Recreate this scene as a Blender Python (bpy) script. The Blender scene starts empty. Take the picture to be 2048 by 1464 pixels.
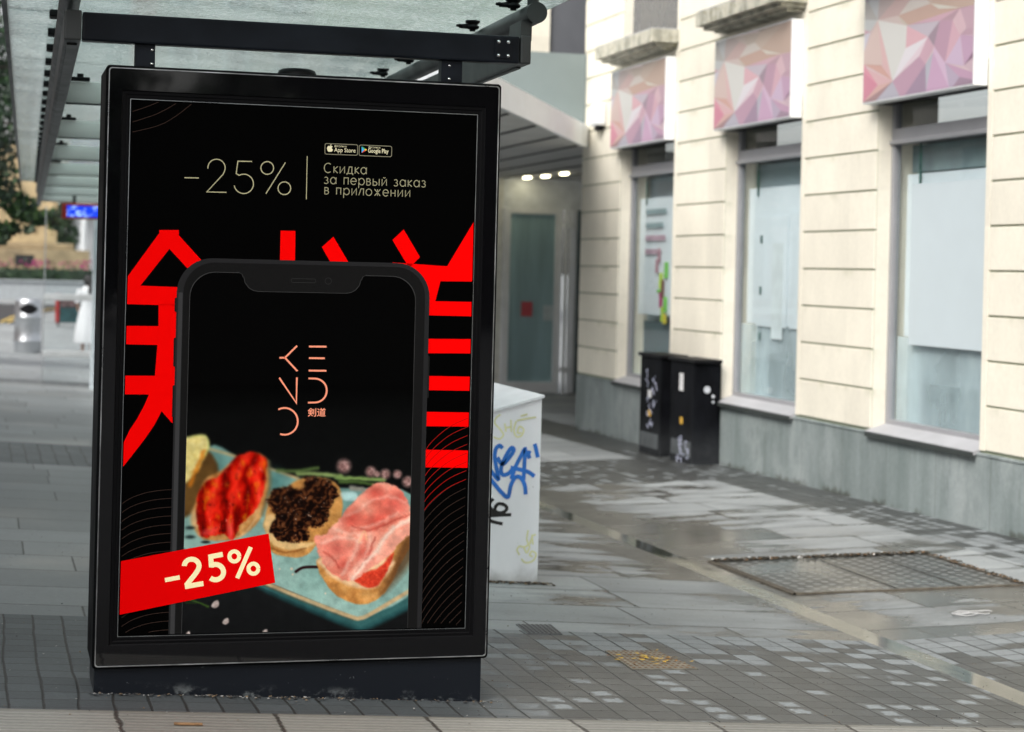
import bpy, bmesh, math, random
import numpy as np
from mathutils import Vector, Matrix
R=math.radians
sc=bpy.context.scene
C=sc.collection
random.seed(7)
# ------------------------------------------------------------------ camera
EYE=Vector((0,0,1.45)); YAW=R(15.103); ROLL=R(1.407); FPX=3877.0; PX,PY=1024.0,542.69
fw=Vector((math.sin(YAW),math.cos(YAW),0)); rt=Vector((math.cos(YAW),-math.sin(YAW),0)); up=Vector((0,0,1))
cr,sr=math.cos(ROLL),math.sin(ROLL)
cx=rt*cr+up*sr; cy=up*cr-rt*sr
cam=bpy.data.cameras.new('camera'); co=bpy.data.objects.new('camera',cam); C.objects.link(co)
m=Matrix((cx,cy,-fw)).transposed().to_4x4(); m.translation=EYE; co.matrix_world=m
cam.sensor_width=36; cam.lens=FPX*36/2048; cam.shift_y=-(732-PY)/2048
cam.clip_start=.1; cam.clip_end=3000
cam.dof.use_dof=True; cam.dof.focus_distance=6.75; cam.dof.aperture_fstop=3.4; cam.dof.aperture_blades=9
sc.camera=co
# ------------------------------------------------------------------ sky, sun, exposure
SUN_EL,SUN_AZ=R(48),R(228)      # azimuth clockwise from +Y
w=bpy.data.worlds.new('World'); sc.world=w; w.use_nodes=True
nt=w.node_tree; bg=nt.nodes['Background']
sky=nt.nodes.new('ShaderNodeTexSky'); sky.sky_type='NISHITA'; sky.sun_disc=False
sky.sun_elevation=SUN_EL; sky.sun_rotation=SUN_AZ; sky.dust_density=5; sky.air_density=1.2; sky.ozone_density=1.2
hs=nt.nodes.new('ShaderNodeHueSaturation'); hs.inputs['Saturation'].default_value=.22
nt.links.new(sky.outputs[0],hs.inputs['Color']); nt.links.new(hs.outputs[0],bg.inputs[0]); bg.inputs[1].default_value=.13
sl=bpy.data.lights.new('sun','SUN'); sl.energy=1.3; sl.angle=R(28); sl.color=(1,.96,.9)
so=bpy.data.objects.new('sun',sl); C.objects.link(so)
sd=Vector((math.sin(SUN_AZ)*math.cos(SUN_EL),math.cos(SUN_AZ)*math.cos(SUN_EL),math.sin(SUN_EL)))
so.rotation_euler=sd.to_track_quat('Z','Y').to_euler(); so.location=(0,0,30)
sc.view_settings.view_transform='Standard'; sc.view_settings.look='None'; sc.view_settings.exposure=.88
sc.view_settings.gamma=1; sc.view_settings.use_curve_mapping=False

# ------------------------------------------------------------------ helpers
def s2l(c):
    return tuple((x/12.92 if x<=.04045 else ((x+.055)/1.055)**2.4) for x in [v/255 for v in c])
class N:
    def __init__(s,name,rough=.6,col=(.5,.5,.5),metal=0,spec=None):
        s.m=bpy.data.materials.new(name); s.m.use_nodes=True; s.t=s.m.node_tree
        s.b=s.t.nodes['Principled BSDF']; s.b.inputs['Roughness'].default_value=rough; s.b.inputs['Metallic'].default_value=metal
        s.b.inputs['Base Color'].default_value=(*col,1)
        if spec is not None: s.b.inputs['Specular IOR Level'].default_value=spec
        s._o=None
    def n(s,t,**k):
        x=s.t.nodes.new(t)
        for a,b in k.items(): setattr(x,a,b)
        return x
    def L(s,a,b): s.t.links.new(a,b)
    def pos(s):
        if s._o is None: s._o=s.n('ShaderNodeTexCoord').outputs['Object']
        return s._o
    def setin(s,i,v):
        if isinstance(v,(int,float)): i.default_value=v
        elif isinstance(v,tuple): i.default_value=v if len(v)!=3 or i.type=='VECTOR' else (*v,1)
        else: s.L(v,i)
    def M(s,op,a,b=0.,c=None,clamp=False):
        x=s.n('ShaderNodeMath',operation=op,use_clamp=clamp); s.setin(x.inputs[0],a); s.setin(x.inputs[1],b)
        if c is not None: s.setin(x.inputs[2],c)
        return x.outputs[0]
    def xyz(s,v=None):
        x=s.n('ShaderNodeSeparateXYZ'); s.L(v or s.pos(),x.inputs[0]); return x.outputs
    def comb(s,x,y,z=0.):
        c=s.n('ShaderNodeCombineXYZ'); s.setin(c.inputs[0],x); s.setin(c.inputs[1],y); s.setin(c.inputs[2],z); return c.outputs[0]
    def noise(s,scale,detail=4,v=None,st=(1,1,1),rough=.55,out=0):
        mp=s.n('ShaderNodeMapping'); s.L(v or s.pos(),mp.inputs[0]); mp.inputs['Scale'].default_value=st
        x=s.n('ShaderNodeTexNoise'); s.L(mp.outputs[0],x.inputs['Vector']); x.inputs['Scale'].default_value=scale; x.inputs['Detail'].default_value=detail; x.inputs['Roughness'].default_value=rough
        return x.outputs[out]
    def ss(s,v,a,b):
        x=s.n('ShaderNodeMapRange',interpolation_type='SMOOTHSTEP'); s.setin(x.inputs[0],v); x.inputs[1].default_value=a; x.inputs[2].default_value=b; return x.outputs[0]
    def mr(s,v,a,b,c,d):
        x=s.n('ShaderNodeMapRange'); s.setin(x.inputs[0],v); x.inputs[1].default_value=a; x.inputs[2].default_value=b; x.inputs[3].default_value=c; x.inputs[4].default_value=d; return x.outputs[0]
    def white(s,v):
        x=s.n('ShaderNodeTexWhiteNoise',noise_dimensions='3D'); s.L(v,x.inputs[0]); return x.outputs[0]
    def mix(s,f,a,b):
        x=s.n('ShaderNodeMix',data_type='RGBA'); s.setin(x.inputs[0],f); s.setin(x.inputs[6],a); s.setin(x.inputs[7],b); return x.outputs[2]
    def mul(s,a,f):
        x=s.n('ShaderNodeMix',data_type='RGBA',blend_type='MULTIPLY'); x.inputs[0].default_value=1; s.setin(x.inputs[6],a)
        c=s.n('ShaderNodeCombineColor')
        for i in range(3): s.setin(c.inputs[i],f)
        s.L(c.outputs[0],x.inputs[7]); return x.outputs[2]
    def col(s,v): s.setin(s.b.inputs['Base Color'],v)
    def rough(s,v): s.setin(s.b.inputs['Roughness'],v)
    def bump(s,h,st=.3,d=.01):
        x=s.n('ShaderNodeBump'); x.inputs['Strength'].default_value=st; x.inputs['Distance'].default_value=d; s.L(h,x.inputs['Height']); s.L(x.outputs[0],s.b.inputs['Normal'])
def plain(name,col,rough=.6,metal=0,var=.12,scale=6,spec=None,bump=0,st=(1,1,1)):
    a=N(name,rough,col,metal,spec); n=a.noise(scale,5,st=st)
    a.col(a.mul((*col,1),a.mr(n,.3,.7,1-var,1+var)))
    if bump: a.bump(a.noise(scale*6,4),bump,.004)
    a.rough(a.mr(n,.3,.7,max(0,rough-.06),min(1,rough+.08)))
    return a.m
def emis(name,col,st):
    a=N(name); a.b.inputs['Emission Color'].default_value=(*col,1); a.b.inputs['Emission Strength'].default_value=st; a.b.inputs['Base Color'].default_value=(0,0,0,1); return a.m
class B:
    """collects faces, builds ONE mesh object"""
    def __init__(s): s.v=[]; s.f=[]; s.mi=[]; s.sm=[]
    def poly(s,pts,mi=0,sm=False):
        i=len(s.v); s.v+= [tuple(p) for p in pts]; s.f.append(tuple(range(i,i+len(pts)))); s.mi.append(mi); s.sm.append(sm)
    def add(s,vs,fs,mi=0,sm=False):
        i=len(s.v); s.v+=[tuple(p) for p in vs]
        for f in fs: s.f.append(tuple(i+k for k in f)); s.mi.append(mi); s.sm.append(sm)
    def box(s,a,b,mi=0,bev=0,sk=None):
        x0,y0,z0=a; x1,y1,z1=b
        if bev:
            bm=bmesh.new(); bmesh.ops.create_cube(bm,size=1)
            for v in bm.verts: v.co=Vector(((x0+x1)/2+v.co.x*(x1-x0),(y0+y1)/2+v.co.y*(y1-y0),(z0+z1)/2+v.co.z*(z1-z0)))
            bmesh.ops.bevel(bm,geom=bm.edges[:],offset=bev,segments=2,affect='EDGES',profile=.6)
            bm.verts.index_update(); vs=[v.co.copy() for v in bm.verts]; fs=[[v.index for v in f.verts] for f in bm.faces]; bm.free()
            if sk: vs=[sk(v) for v in vs]
            s.add(vs,fs,mi); return s
        vs=[Vector(p) for p in ((x0,y0,z0),(x1,y0,z0),(x1,y1,z0),(x0,y1,z0),(x0,y0,z1),(x1,y0,z1),(x1,y1,z1),(x0,y1,z1))]
        if sk: vs=[sk(v) for v in vs]
        s.add(vs,[(0,3,2,1),(4,5,6,7),(0,1,5,4),(1,2,6,5),(2,3,7,6),(3,0,4,7)],mi); return s
    def tube(s,pts,r,seg=14,mi=0,caps=True):
        pts=[Vector(p) for p in pts]; rs=r if isinstance(r,(list,tuple)) else [r]*len(pts)
        rings=[];
        for i,p in enumerate(pts):
            d=(pts[min(i+1,len(pts)-1)]-pts[max(i-1,0)]).normalized()
            a=d.orthogonal().normalized() if abs(d.z)>.9 else d.cross(Vector((0,0,1))).normalized()
            b=d.cross(a); rings.append([p+(a*math.cos(t)+b*math.sin(t))*rs[i] for t in [2*math.pi*k/seg for k in range(seg)]])
        vs=[v for g in rings for v in g]; fs=[]
        for i in range(len(pts)-1):
            for k in range(seg): fs.append((i*seg+k,i*seg+(k+1)%seg,(i+1)*seg+(k+1)%seg,(i+1)*seg+k))
        s.add(vs,fs,mi,True)
        if caps: s.poly(rings[0][::-1],mi); s.poly(rings[-1],mi)
        return s
    def lathe(s,c,prof,seg=24,mi=0,sx=1,sy=1,fold=None):
        vs=[];fs=[]
        for j,(r,z) in enumerate(prof):
            for k in range(seg):
                t=2*math.pi*k/seg; rr=r*(1+(fold(t,z) if fold else 0)); vs.append((c[0]+rr*sx*math.cos(t),c[1]+rr*sy*math.sin(t),c[2]+z))
        for j in range(len(prof)-1):
            for k in range(seg): fs.append((j*seg+k,j*seg+(k+1)%seg,(j+1)*seg+(k+1)%seg,(j+1)*seg+k))
        s.add(vs,fs,mi,True); return s
    def build(s,name,mats,parent=None,kind=None,colors=None):
        me=bpy.data.meshes.new(name); me.from_pydata(s.v,[],s.f)
        if not isinstance(mats,(list,tuple)): mats=[mats]
        for x in mats: me.materials.append(x)
        me.polygons.foreach_set('material_index',s.mi); me.polygons.foreach_set('use_smooth',s.sm)
        if colors is not None:
            ca=me.color_attributes.new('Col','FLOAT_COLOR','CORNER'); ca.data.foreach_set('color',np.asarray(colors,dtype=np.float32).ravel())
        me.update(); o=bpy.data.objects.new(name,me); C.objects.link(o)
        if parent is not None:
            o.parent=parent; o.matrix_parent_inverse=Matrix.Identity(4)
            off=worldloc(parent); o.location=-off
        if kind: o['kind']=kind
        return o
def worldloc(o):
    v=Vector(o.location)
    while o.parent: o=o.parent; v+=o.location
    return v
def thing(name,label,cat,loc=(0,0,0),group=None):
    o=bpy.data.objects.new(name,None); C.objects.link(o); o.location=loc; o.empty_display_size=.2
    return tag(o,label,cat,group)
def tag(o,label,cat,group=None,kind=None):
    o['label']=label; o['category']=cat
    if group: o['group']=group
    if kind: o['kind']=kind
    return o
def copy_tree(o,parent=None,delta=None):
    c=o.copy(); C.objects.link(c); c.parent=parent
    if delta is not None: c.location=Vector(o.location)+Vector(delta)
    for ch in list(o.children): copy_tree(ch,c)
    return c
def gz(x,y):
    x=max(-3,min(x,7)); k=1-min(1,max(0,(y-45)/45))
    return .1047-.11+k*(-.055*(min(x,4)-2)+.03*max(x-4,0))-.012*min(max(y,-8),45)
def rr(x0,z0,x1,z1,r,seg=8):
    """rounded rectangle outline, counter-clockwise seen from -Y"""
    out=[]
    for (cx_,cz_,a) in ((x1-r,z0+r,-90),(x1-r,z1-r,0),(x0+r,z1-r,90),(x0+r,z0+r,180)):
        for k in range(seg+1):
            t=R(a+90*k/seg); out.append((cx_+r*math.cos(t),cz_+r*math.sin(t)))
    return out

# ------------------------------------------------------------------ materials
def mat_setts(name,darkness=0.):
    a=N(name); x,y,z=a.xyz(); s=.115
    wx=a.M('MULTIPLY_ADD',a.noise(1.3,2),.05,x); wy=a.M('MULTIPLY_ADD',a.noise(1.7,2),.04,y)
    ux=a.M('DIVIDE',wx,s); uy=a.M('DIVIDE',wy,s*1.05)
    cell=a.comb(a.M('FLOOR',ux),a.M('FLOOR',uy)); rnd=a.white(cell)
    fx=a.M('FRACT',ux); fy=a.M('FRACT',uy)
    ex=a.M('MINIMUM',fx,a.M('SUBTRACT',1.,fx)); ey=a.M('MINIMUM',fy,a.M('SUBTRACT',1.,fy))
    nz=a.noise(28,4)
    jx=a.ss(a.M('MULTIPLY_ADD',nz,.05,ex),.035,.085); jy=a.ss(a.M('MULTIPLY_ADD',nz,.05,ey),.03,.06)
    jy=a.M('MAXIMUM',jy,.15)
    e=a.M('MINIMUM',ex,ey)
    # wetness field: wetter to the right and towards the front
    leftshade=a.M('MULTIPLY',a.ss(a.M('MULTIPLY_ADD',a.noise(1.1,3),.8,x),2.5,1.9),a.ss(y,44.,14.))  # left mask: shade under the shelter, painted into the sett colour
    fld=a.M('MULTIPLY',a.M('MAXIMUM',a.ss(y,8.2,7.3),a.ss(y,12,14)),.55)
    fld=a.M('SUBTRACT',fld,a.M('MULTIPLY',leftshade,1.))
    fld=a.M('ADD',fld,a.M('MULTIPLY',a.M('SUBTRACT',a.noise(1.3,3),.5),1.5))
    fld=a.M('ADD',fld,darkness+.22)
    thr=a.M('MULTIPLY_ADD',fld,1.0,0.)
    dry=a.ss(a.M('SUBTRACT',a.M('ADD',rnd,a.M('MULTIPLY',nz,.25)),thr),.05,.18)
    edge=a.ss(a.M('MULTIPLY_ADD',a.M('SUBTRACT',a.noise(30,4),.5),.5,e),.17,.27)
    fullydry=a.M('MAXIMUM',a.M('MULTIPLY',a.ss(a.M('ADD',y,a.M('MULTIPLY',a.noise(1.,3),.7)),7.75,7.95),a.ss(y,12.,11.)),leftshade)
    dry=a.M('MULTIPLY',dry,a.M('MAXIMUM',edge,fullydry))
    g=a.noise(60,5,rough=.7)
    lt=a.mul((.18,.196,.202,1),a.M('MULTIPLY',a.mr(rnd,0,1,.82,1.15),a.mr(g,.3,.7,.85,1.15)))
    lt=a.mix(a.M('MULTIPLY',leftshade,.95),lt,a.mul((.045,.053,.057,1),a.M('MULTIPLY',a.mr(rnd,0,1,.85,1.15),a.mr(g,.3,.7,.8,1.2))))
    dk=a.mul((.050,.053,.052,1),a.M('MULTIPLY',a.mr(a.M('ADD',rnd,a.noise(2,2)),.3,1.7,.7,1.45),a.mr(g,.3,.7,.8,1.25)))
    c=a.mix(dry,dk,lt); j=a.M('MINIMUM',jx,jy)
    c=a.mix(j,(.014,.014,.013,1),c); a.col(c)
    a.rough(a.M('ADD',a.M('MULTIPLY',dry,.3),.42))
    a.bump(a.M('ADD',a.M('MULTIPLY',j,1.),a.M('MULTIPLY',g,.25)),.6,.006); return a.m
def mat_slabs(name,wetall=0.,row=.52,off=8.43):
    a=N(name); x,y,z=a.xyz()
    v=a.M('DIVIDE',a.M('SUBTRACT',y,off),row); ri=a.M('FLOOR',v); fy=a.M('FRACT',v)
    r1=a.white(a.comb(ri,3.7,1.2)); r2=a.white(a.comb(ri,9.1,4.4))
    ln=a.M('MULTIPLY_ADD',r2,.5,.75)
    u=a.M('ADD',a.M('DIVIDE',x,ln),a.M('MULTIPLY',r1,7.)); fx=a.M('FRACT',u); ci=a.M('FLOOR',u); rnd=a.white(a.comb(ri,ci,.5))
    ex=a.M('MULTIPLY',a.M('MINIMUM',fx,a.M('SUBTRACT',1.,fx)),ln); ey=a.M('MULTIPLY',a.M('MINIMUM',fy,a.M('SUBTRACT',1.,fy)),row)
    nz=a.noise(20,4)
    e=a.M('MULTIPLY_ADD',nz,.008,a.M('MINIMUM',a.M('MULTIPLY',ex,1.25),ey)); j=a.ss(e,.006,.013)
    g=a.noise(45,6,rough=.7); big=a.noise(1.2,4); st=a.noise(3.,5,st=(.5,2.2,1))
    base=a.mul((.265,.283,.288,1),a.M('MULTIPLY',a.M('MULTIPLY',a.mr(rnd,0,1,.78,1.14),a.mr(big,.3,.7,.88,1.1)),a.M('MULTIPLY',a.mr(st,.3,.7,.9,1.07),a.mr(g,.3,.7,.9,1.1))))
    base=a.mix(a.M('MULTIPLY',a.M('MULTIPLY',a.ss(a.M('MULTIPLY_ADD',a.noise(1.4,3),.5,x),1.9,1.2),a.ss(y,44.,14.)),.8),base,a.mul((.07,.081,.085,1),a.M('MULTIPLY',a.mr(rnd,0,1,.8,1.15),a.mr(g,.3,.7,.85,1.15))))  # shelter shade over the left slabs, put into their base colour
    # water lies along the channel (x=4) and over the right hand slabs
    d=a.M('ABSOLUTE',a.M('SUBTRACT',x,4.))
    near=a.ss(d,.62,.05); right=a.M('MULTIPLY',a.ss(x,3.95,4.25),a.M('MAXIMUM',a.ss(x,5.9,4.4),a.ss(y,10.2,9.2)))
    f=a.M('ADD',a.M('MULTIPLY',near,.24),a.M('MULTIPLY',right,.15))
    f=a.M('ADD',f,a.M('MULTIPLY',a.M('SUBTRACT',a.noise(2.4,6,st=(.7,1.6,1),rough=.6),.5),1.0))
    f=a.M('ADD',f,a.M('MULTIPLY',a.M('SUBTRACT',rnd,.5),.26))
    f=a.M('ADD',f,a.M('MULTIPLY',a.ss(e,.06,.0),.07)); f=a.M('ADD',f,wetall-.02)
    f=a.M('SUBTRACT',f,a.M('MULTIPLY',a.ss(x,3.3,1.8),.25))
    wet=a.ss(f,.07,.13); damp=a.ss(f,-.06,.1); base=a.mul(base,a.mr(damp,0,1,1,.72))
    wc=a.mul((.085,.083,.075,1),a.mr(big,.3,.7,.75,1.15))
    c=a.mix(wet,base,wc); sp=a.ss(a.noise(130,2),.74,.78); c=a.mix(a.M('MULTIPLY',sp,.6),c,(.05,.05,.045,1))
    # old stains and gum, brown film
    c=a.mix(a.M('MULTIPLY',a.ss(a.noise(.8,5),.52,.75),.3),c,(.25,.24,.215,1))
    c=a.mix(j,(.022,.022,.02,1),c); a.col(c)
    a.rough(a.M('SUBTRACT',.62,a.M('MULTIPLY',wet,a.mr(big,.35,.65,.28,.47))))
    h=a.M('ADD',a.M('MULTIPLY',j,1.),a.M('MULTIPLY',a.M('MULTIPLY',g,a.M('SUBTRACT',1.,wet)),.3)); a.bump(h,.5,.004); return a.m
def mat_ribbed():
    a=N('ribbed stone'); x,y,z=a.xyz(); u=a.M('DIVIDE',a.M('SUBTRACT',a.M('MULTIPLY_ADD',a.noise(9,3),.03,x),.445),.51)
    fx=a.M('FRACT',u); e=a.M('MULTIPLY',a.M('MINIMUM',fx,a.M('SUBTRACT',1.,fx)),.51); rnd=a.white(a.comb(a.M('FLOOR',u),1.,0.))
    e=a.M('MULTIPLY_ADD',a.noise(30,4),.012,e); j=a.ss(e,.009,.017)
    rib=a.M('SINE',a.M('MULTIPLY',y,150.)); g=a.noise(50,5,rough=.7)
    c=a.mul((.215,.212,.192,1),a.M('MULTIPLY',a.M('MULTIPLY',a.mr(rib,-1,1,.8,1.1),a.mr(g,.3,.7,.85,1.12)),a.mr(rnd,0,1,.78,1.12)))
    c=a.mix(a.ss(a.noise(3,5,st=(.4,2,1)),.55,.75),c,(.2,.2,.18,1))
    edge=a.ss(y,6.31,6.345)
    c=a.mix(a.M('MULTIPLY',edge,.75),c,(.1,.095,.08,1))
    a.col(a.mix(j,(.04,.035,.03,1),c)); a.rough(.55); a.bump(a.M('ADD',rib,a.M('MULTIPLY',j,3.)),.5,.003); return a.m
def mat_channel():
    a=N('drain channel'); n=a.noise(2.5,5,st=(1,.35,1)); x,y,z=a.xyz()
    c=a.mix(a.ss(n,.42,.6),(.05,.055,.045,1),(.17,.165,.13,1)); a.col(a.mul(c,a.mr(a.noise(40,4),.3,.7,.85,1.15))); a.rough(a.mr(n,.4,.65,.07,.3)); a.bump(a.noise(5,2),.08,.003); return a.m
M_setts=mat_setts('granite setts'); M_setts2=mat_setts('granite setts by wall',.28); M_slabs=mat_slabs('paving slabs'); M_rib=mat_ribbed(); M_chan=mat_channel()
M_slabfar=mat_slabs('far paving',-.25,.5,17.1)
M_asph=plain('asphalt',(.03,.031,.033),.85,var=.25,scale=8,bump=.3)
def mat_stone():
    a=N('cream stone',.75); g=a.noise(25,6,rough=.65); b=a.noise(1.3,4); st=a.noise(3,6,st=(1,1,.5),rough=.6)
    x,y,z=a.xyz(); ck=a.white(a.comb(a.M('FLOOR',a.M('DIVIDE',a.M('SUBTRACT',z,.335),.2985)),a.M('FLOOR',a.M('DIVIDE',y,1.53))))
    c=a.mul((.80,.752,.638,1),a.M('MULTIPLY',a.M('MULTIPLY',a.mr(g,.3,.7,.96,1.04),a.mr(b,.3,.7,.95,1.05)),a.M('MULTIPLY',a.mr(st,.35,.7,1.03,.94),a.mr(ck,0,1,.94,1.04))))
    # soft weathering just beneath the bed joints
    fz=a.M('FRACT',a.M('DIVIDE',a.M('SUBTRACT',z,.335),.2985))
    stain=a.M('MULTIPLY',a.ss(fz,.72,1.),a.ss(a.noise(4,4,st=(1,1,.3)),.5,.75))
    c=a.mix(a.M('MULTIPLY',stain,.5),c,(.42,.42,.28,1))
    a.col(c); a.bump(g,.25,.003); return a.m
M_stone=mat_stone()
M_joint=plain('mortar joint',(.30,.33,.24),.9)
def mat_plinth():
    a=N('grey plinth',.6); st=a.noise(3.2,7,st=(1,1,.16),rough=.72); b=a.noise(1.3,6,st=(1,1,.7),rough=.65); g=a.noise(40,5)
    x,y,z=a.xyz(); u=a.M('FRACT',a.M('DIVIDE',y,.765)); e=a.M('MULTIPLY',a.M('MINIMUM',u,a.M('SUBTRACT',1.,u)),.765); j=a.ss(e,.0012,.004)
    pr=a.white(a.comb(a.M('FLOOR',a.M('DIVIDE',y,.765)),2.,2.))
    c=a.mix(a.ss(st,.30,.72),(.17,.205,.20,1),(.28,.32,.32,1)); c=a.mix(a.M('MULTIPLY',a.ss(b,.44,.66),.75),c,(.37,.405,.405,1)); c=a.mix(a.M('MULTIPLY',a.ss(a.noise(9,6,st=(1,1,.25),rough=.7),.56,.7),.45),c,(.14,.17,.165,1))
    c=a.mul(c,a.M('MULTIPLY',a.mr(pr,0,1,.92,1.06),a.mr(g,.3,.7,.92,1.08)))
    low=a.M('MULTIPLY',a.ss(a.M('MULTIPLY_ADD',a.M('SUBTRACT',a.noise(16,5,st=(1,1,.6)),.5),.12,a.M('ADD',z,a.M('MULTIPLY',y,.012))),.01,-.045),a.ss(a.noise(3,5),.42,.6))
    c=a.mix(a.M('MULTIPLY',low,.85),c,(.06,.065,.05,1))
    c=a.mix(j,(.1,.11,.1,1),c); a.col(c); a.bump(g,.3,.002); return a.m
M_plinth=mat_plinth()
M_cornice=None
def mat_cornice():
    a=N('weathered cornice',.8); n=a.noise(7,5,st=(1,1,.5)); x,y,z=a.xyz()
    c=a.mix(a.ss(n,.42,.62),(.50,.48,.40,1),(.27,.265,.22,1)); c=a.mix(a.M('MULTIPLY',a.ss(a.noise(14,4,st=(1,1,2)),.5,.7),.5),c,(.22,.2,.1,1))
    a.col(c); a.bump(a.noise(40,4),.3,.004); return a.m
M_cornice=mat_cornice()
M_darkmetal=plain('dark painted steel',(.007,.009,.013),.36,var=.45,scale=4,st=(1,.2,1.6))
M_darkmetal.node_tree.nodes['Principled BSDF'].inputs['Specular IOR Level'].default_value=.14
M_midmetal=plain('grey painted steel',(.026,.029,.029),.42,var=.25,scale=6)
M_black=plain('black plastic',(.005,.005,.006),.5,var=.2,spec=.2)
def mat_bin():
    a=N('black bin paint',.55,spec=.06); n=a.noise(7,5,st=(1,1,.5)); x,y,z=a.xyz()
    c=a.mul((.005,.0055,.007,1),a.mr(n,.3,.7,.5,1.8)); c=a.mix(a.M('MULTIPLY',a.M('MULTIPLY',a.ss(z,.15,-.2),a.noise(9,4)),.7),c,(.07,.075,.08,1)); a.col(c); return a.m
M_bin=mat_bin()
M_silver=plain('silver trim',(.55,.56,.57),.3,1,var=.5,scale=9)
M_bolt=plain('steel bolt',(.7,.7,.7),.22,1)
M_white=plain('white painted metal',(.78,.79,.8),.45,var=.04,scale=3)
M_frame=plain('grey window frame',(.30,.30,.315),.5,var=.06)
M_framew=plain('pale door frame',(.84,.85,.87),.5,var=.05)
M_blackglass=N('black glass',.04,(.002,.002,.0025)); M_blackglass.b.inputs['IOR'].default_value=1.62
M_blackglass.rough(M_blackglass.mr(M_blackglass.noise(9,4),.3,.7,.03,.06)); M_blackglass=M_blackglass.m
def glass(name,tint=(.95,.97,.97),rough=.02,fac=None):
    a=N(name,rough,tint); a.t.nodes.remove(a.b); out=[n for n in a.t.nodes if n.type=='OUTPUT_MATERIAL'][0]
    tr=a.n('ShaderNodeBsdfTransparent'); tr.inputs[0].default_value=(*tint,1); gl=a.n('ShaderNodeBsdfGlossy'); gl.inputs['Roughness'].default_value=rough
    fr=a.n('ShaderNodeFresnel'); fr.inputs[0].default_value=1.55; bp=a.n('ShaderNodeBump'); bp.inputs['Strength'].default_value=.08; bp.inputs['Distance'].default_value=.002
    a.L(a.noise(2,2),bp.inputs['Height']); a.L(bp.outputs[0],gl.inputs['Normal'])
    gm=a.n('ShaderNodeNewGeometry'); ff=a.M('MULTIPLY',fr.outputs[0],a.M('SUBTRACT',1.,gm.outputs['Backfacing']))
    mx=a.n('ShaderNodeMixShader'); a.L(ff,mx.inputs[0]); a.L(tr.outputs[0],mx.inputs[1]); a.L(gl.outputs[0],mx.inputs[2]); a.L(mx.outputs[0],out.inputs[0]); return a.m
M_glass=glass('window glass')
def mat_roofglass():
    a=N('wet roof glass'); a.t.nodes.remove(a.b); out=[n for n in a.t.nodes if n.type=='OUTPUT_MATERIAL'][0]
    tr=a.n('ShaderNodeBsdfTransparent'); tr.inputs[0].default_value=(.52,.62,.61,1)
    tl=a.n('ShaderNodeBsdfTranslucent'); dr=a.noise(95,4,st=(.4,1,1),rough=.8); big=a.noise(1.1,4,st=(.5,1,1))
    c=a.mix(a.ss(dr,.5,.66),(.78,.84,.83,1),(1,1,1,1)); c=a.mul(c,a.mr(big,.3,.7,.75,1.08)); a.L(c,tl.inputs[0])
    m1=a.n('ShaderNodeMixShader'); a.L(a.M('ADD',a.mr(a.noise(2.5,4,st=(.5,1.2,1)),.3,.7,.04,.42),a.M('MULTIPLY',a.ss(dr,.48,.62),.5),clamp=True),m1.inputs[0]); a.L(tr.outputs[0],m1.inputs[1]); a.L(tl.outputs[0],m1.inputs[2])
    gl=a.n('ShaderNodeBsdfGlossy'); gl.inputs['Roughness'].default_value=.06; bp=a.n('ShaderNodeBump'); bp.inputs['Strength'].default_value=.8; bp.inputs['Distance'].default_value=.002
    a.L(a.noise(40,3,st=(.3,1,1)),bp.inputs['Height']); a.L(bp.outputs[0],gl.inputs['Normal'])
    fr=a.n('ShaderNodeFresnel'); fr.inputs[0].default_value=1.3
    gm=a.n('ShaderNodeNewGeometry'); ff=a.M('MULTIPLY',fr.outputs[0],a.M('SUBTRACT',1.,gm.outputs['Backfacing']))
    m2=a.n('ShaderNodeMixShader'); a.L(ff,m2.inputs[0]); a.L(m1.outputs[0],m2.inputs[1]); a.L(gl.outputs[0],m2.inputs[2]); a.L(m2.outputs[0],out.inputs[0]); return a.m
M_roofglass=mat_roofglass()
def mat_vcol(name,rough=.5,spec=.1,emit=0.):
    a=N(name,rough,spec=spec); at=a.n('ShaderNodeAttribute',attribute_name='Col'); a.L(at.outputs['Color'],a.b.inputs['Base Color'])
    if emit: a.L(at.outputs['Color'],a.b.inputs['Emission Color']); a.b.inputs['Emission Strength'].default_value=emit
    return a.m
def mat_print(name,rgb,emit=.16):
    c=s2l(rgb); a=N(name,.6,c,spec=.015); a.b.inputs['Emission Color'].default_value=(*c,1); a.b.inputs['Emission Strength'].default_value=emit; return a.m

# ================================================================== GROUND (setting)
g=B()
xs=[-600,-60,-12,-3,-1,1,2.5,3.93,4.07,4.9,5.85,6.47,7,9.5,60,600]
ys=[-600,-60,-15,0,3,5.93,6.35,8.17,15.1,17.1,22,27.4,28.8,36,45,54,62,72,90,140,400,1500]
vid={}
def gv(x,y):
    if (x,y) not in vid: vid[(x,y)]=len(g.v); g.v.append((x,y,gz(x,y)))
    return vid[(x,y)]
for i in range(len(xs)-1):
    for j in range(len(ys)-1):
        x0,x1,y0,y1=xs[i],xs[i+1],ys[j],ys[j+1]; ym=(y0+y1)/2
        if ym<5.93: mi=4
        elif ym<6.35: mi=3
        elif x0==3.93 and ym<60: mi=2
        elif ym<8.17 or 15.1<ym<17.1 or 27.4<ym<28.8: mi=0
        elif x0==5.85 and ym<60: mi=5
        elif ym<15.1: mi=1
        else: mi=6
        g.f.append((gv(x0,y0),gv(x1,y0),gv(x1,y1),gv(x0,y1))); g.mi.append(mi); g.sm.append(False)
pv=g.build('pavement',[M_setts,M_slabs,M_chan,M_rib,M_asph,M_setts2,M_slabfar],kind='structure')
b=B(); P=[(-80,60),(.75,60),(1.15,68),(2.1,78),(4.2,88),(-80,88)]
RY=[(60,.75),(62,.85),(72,1.55),(88,4.2)]
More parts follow.
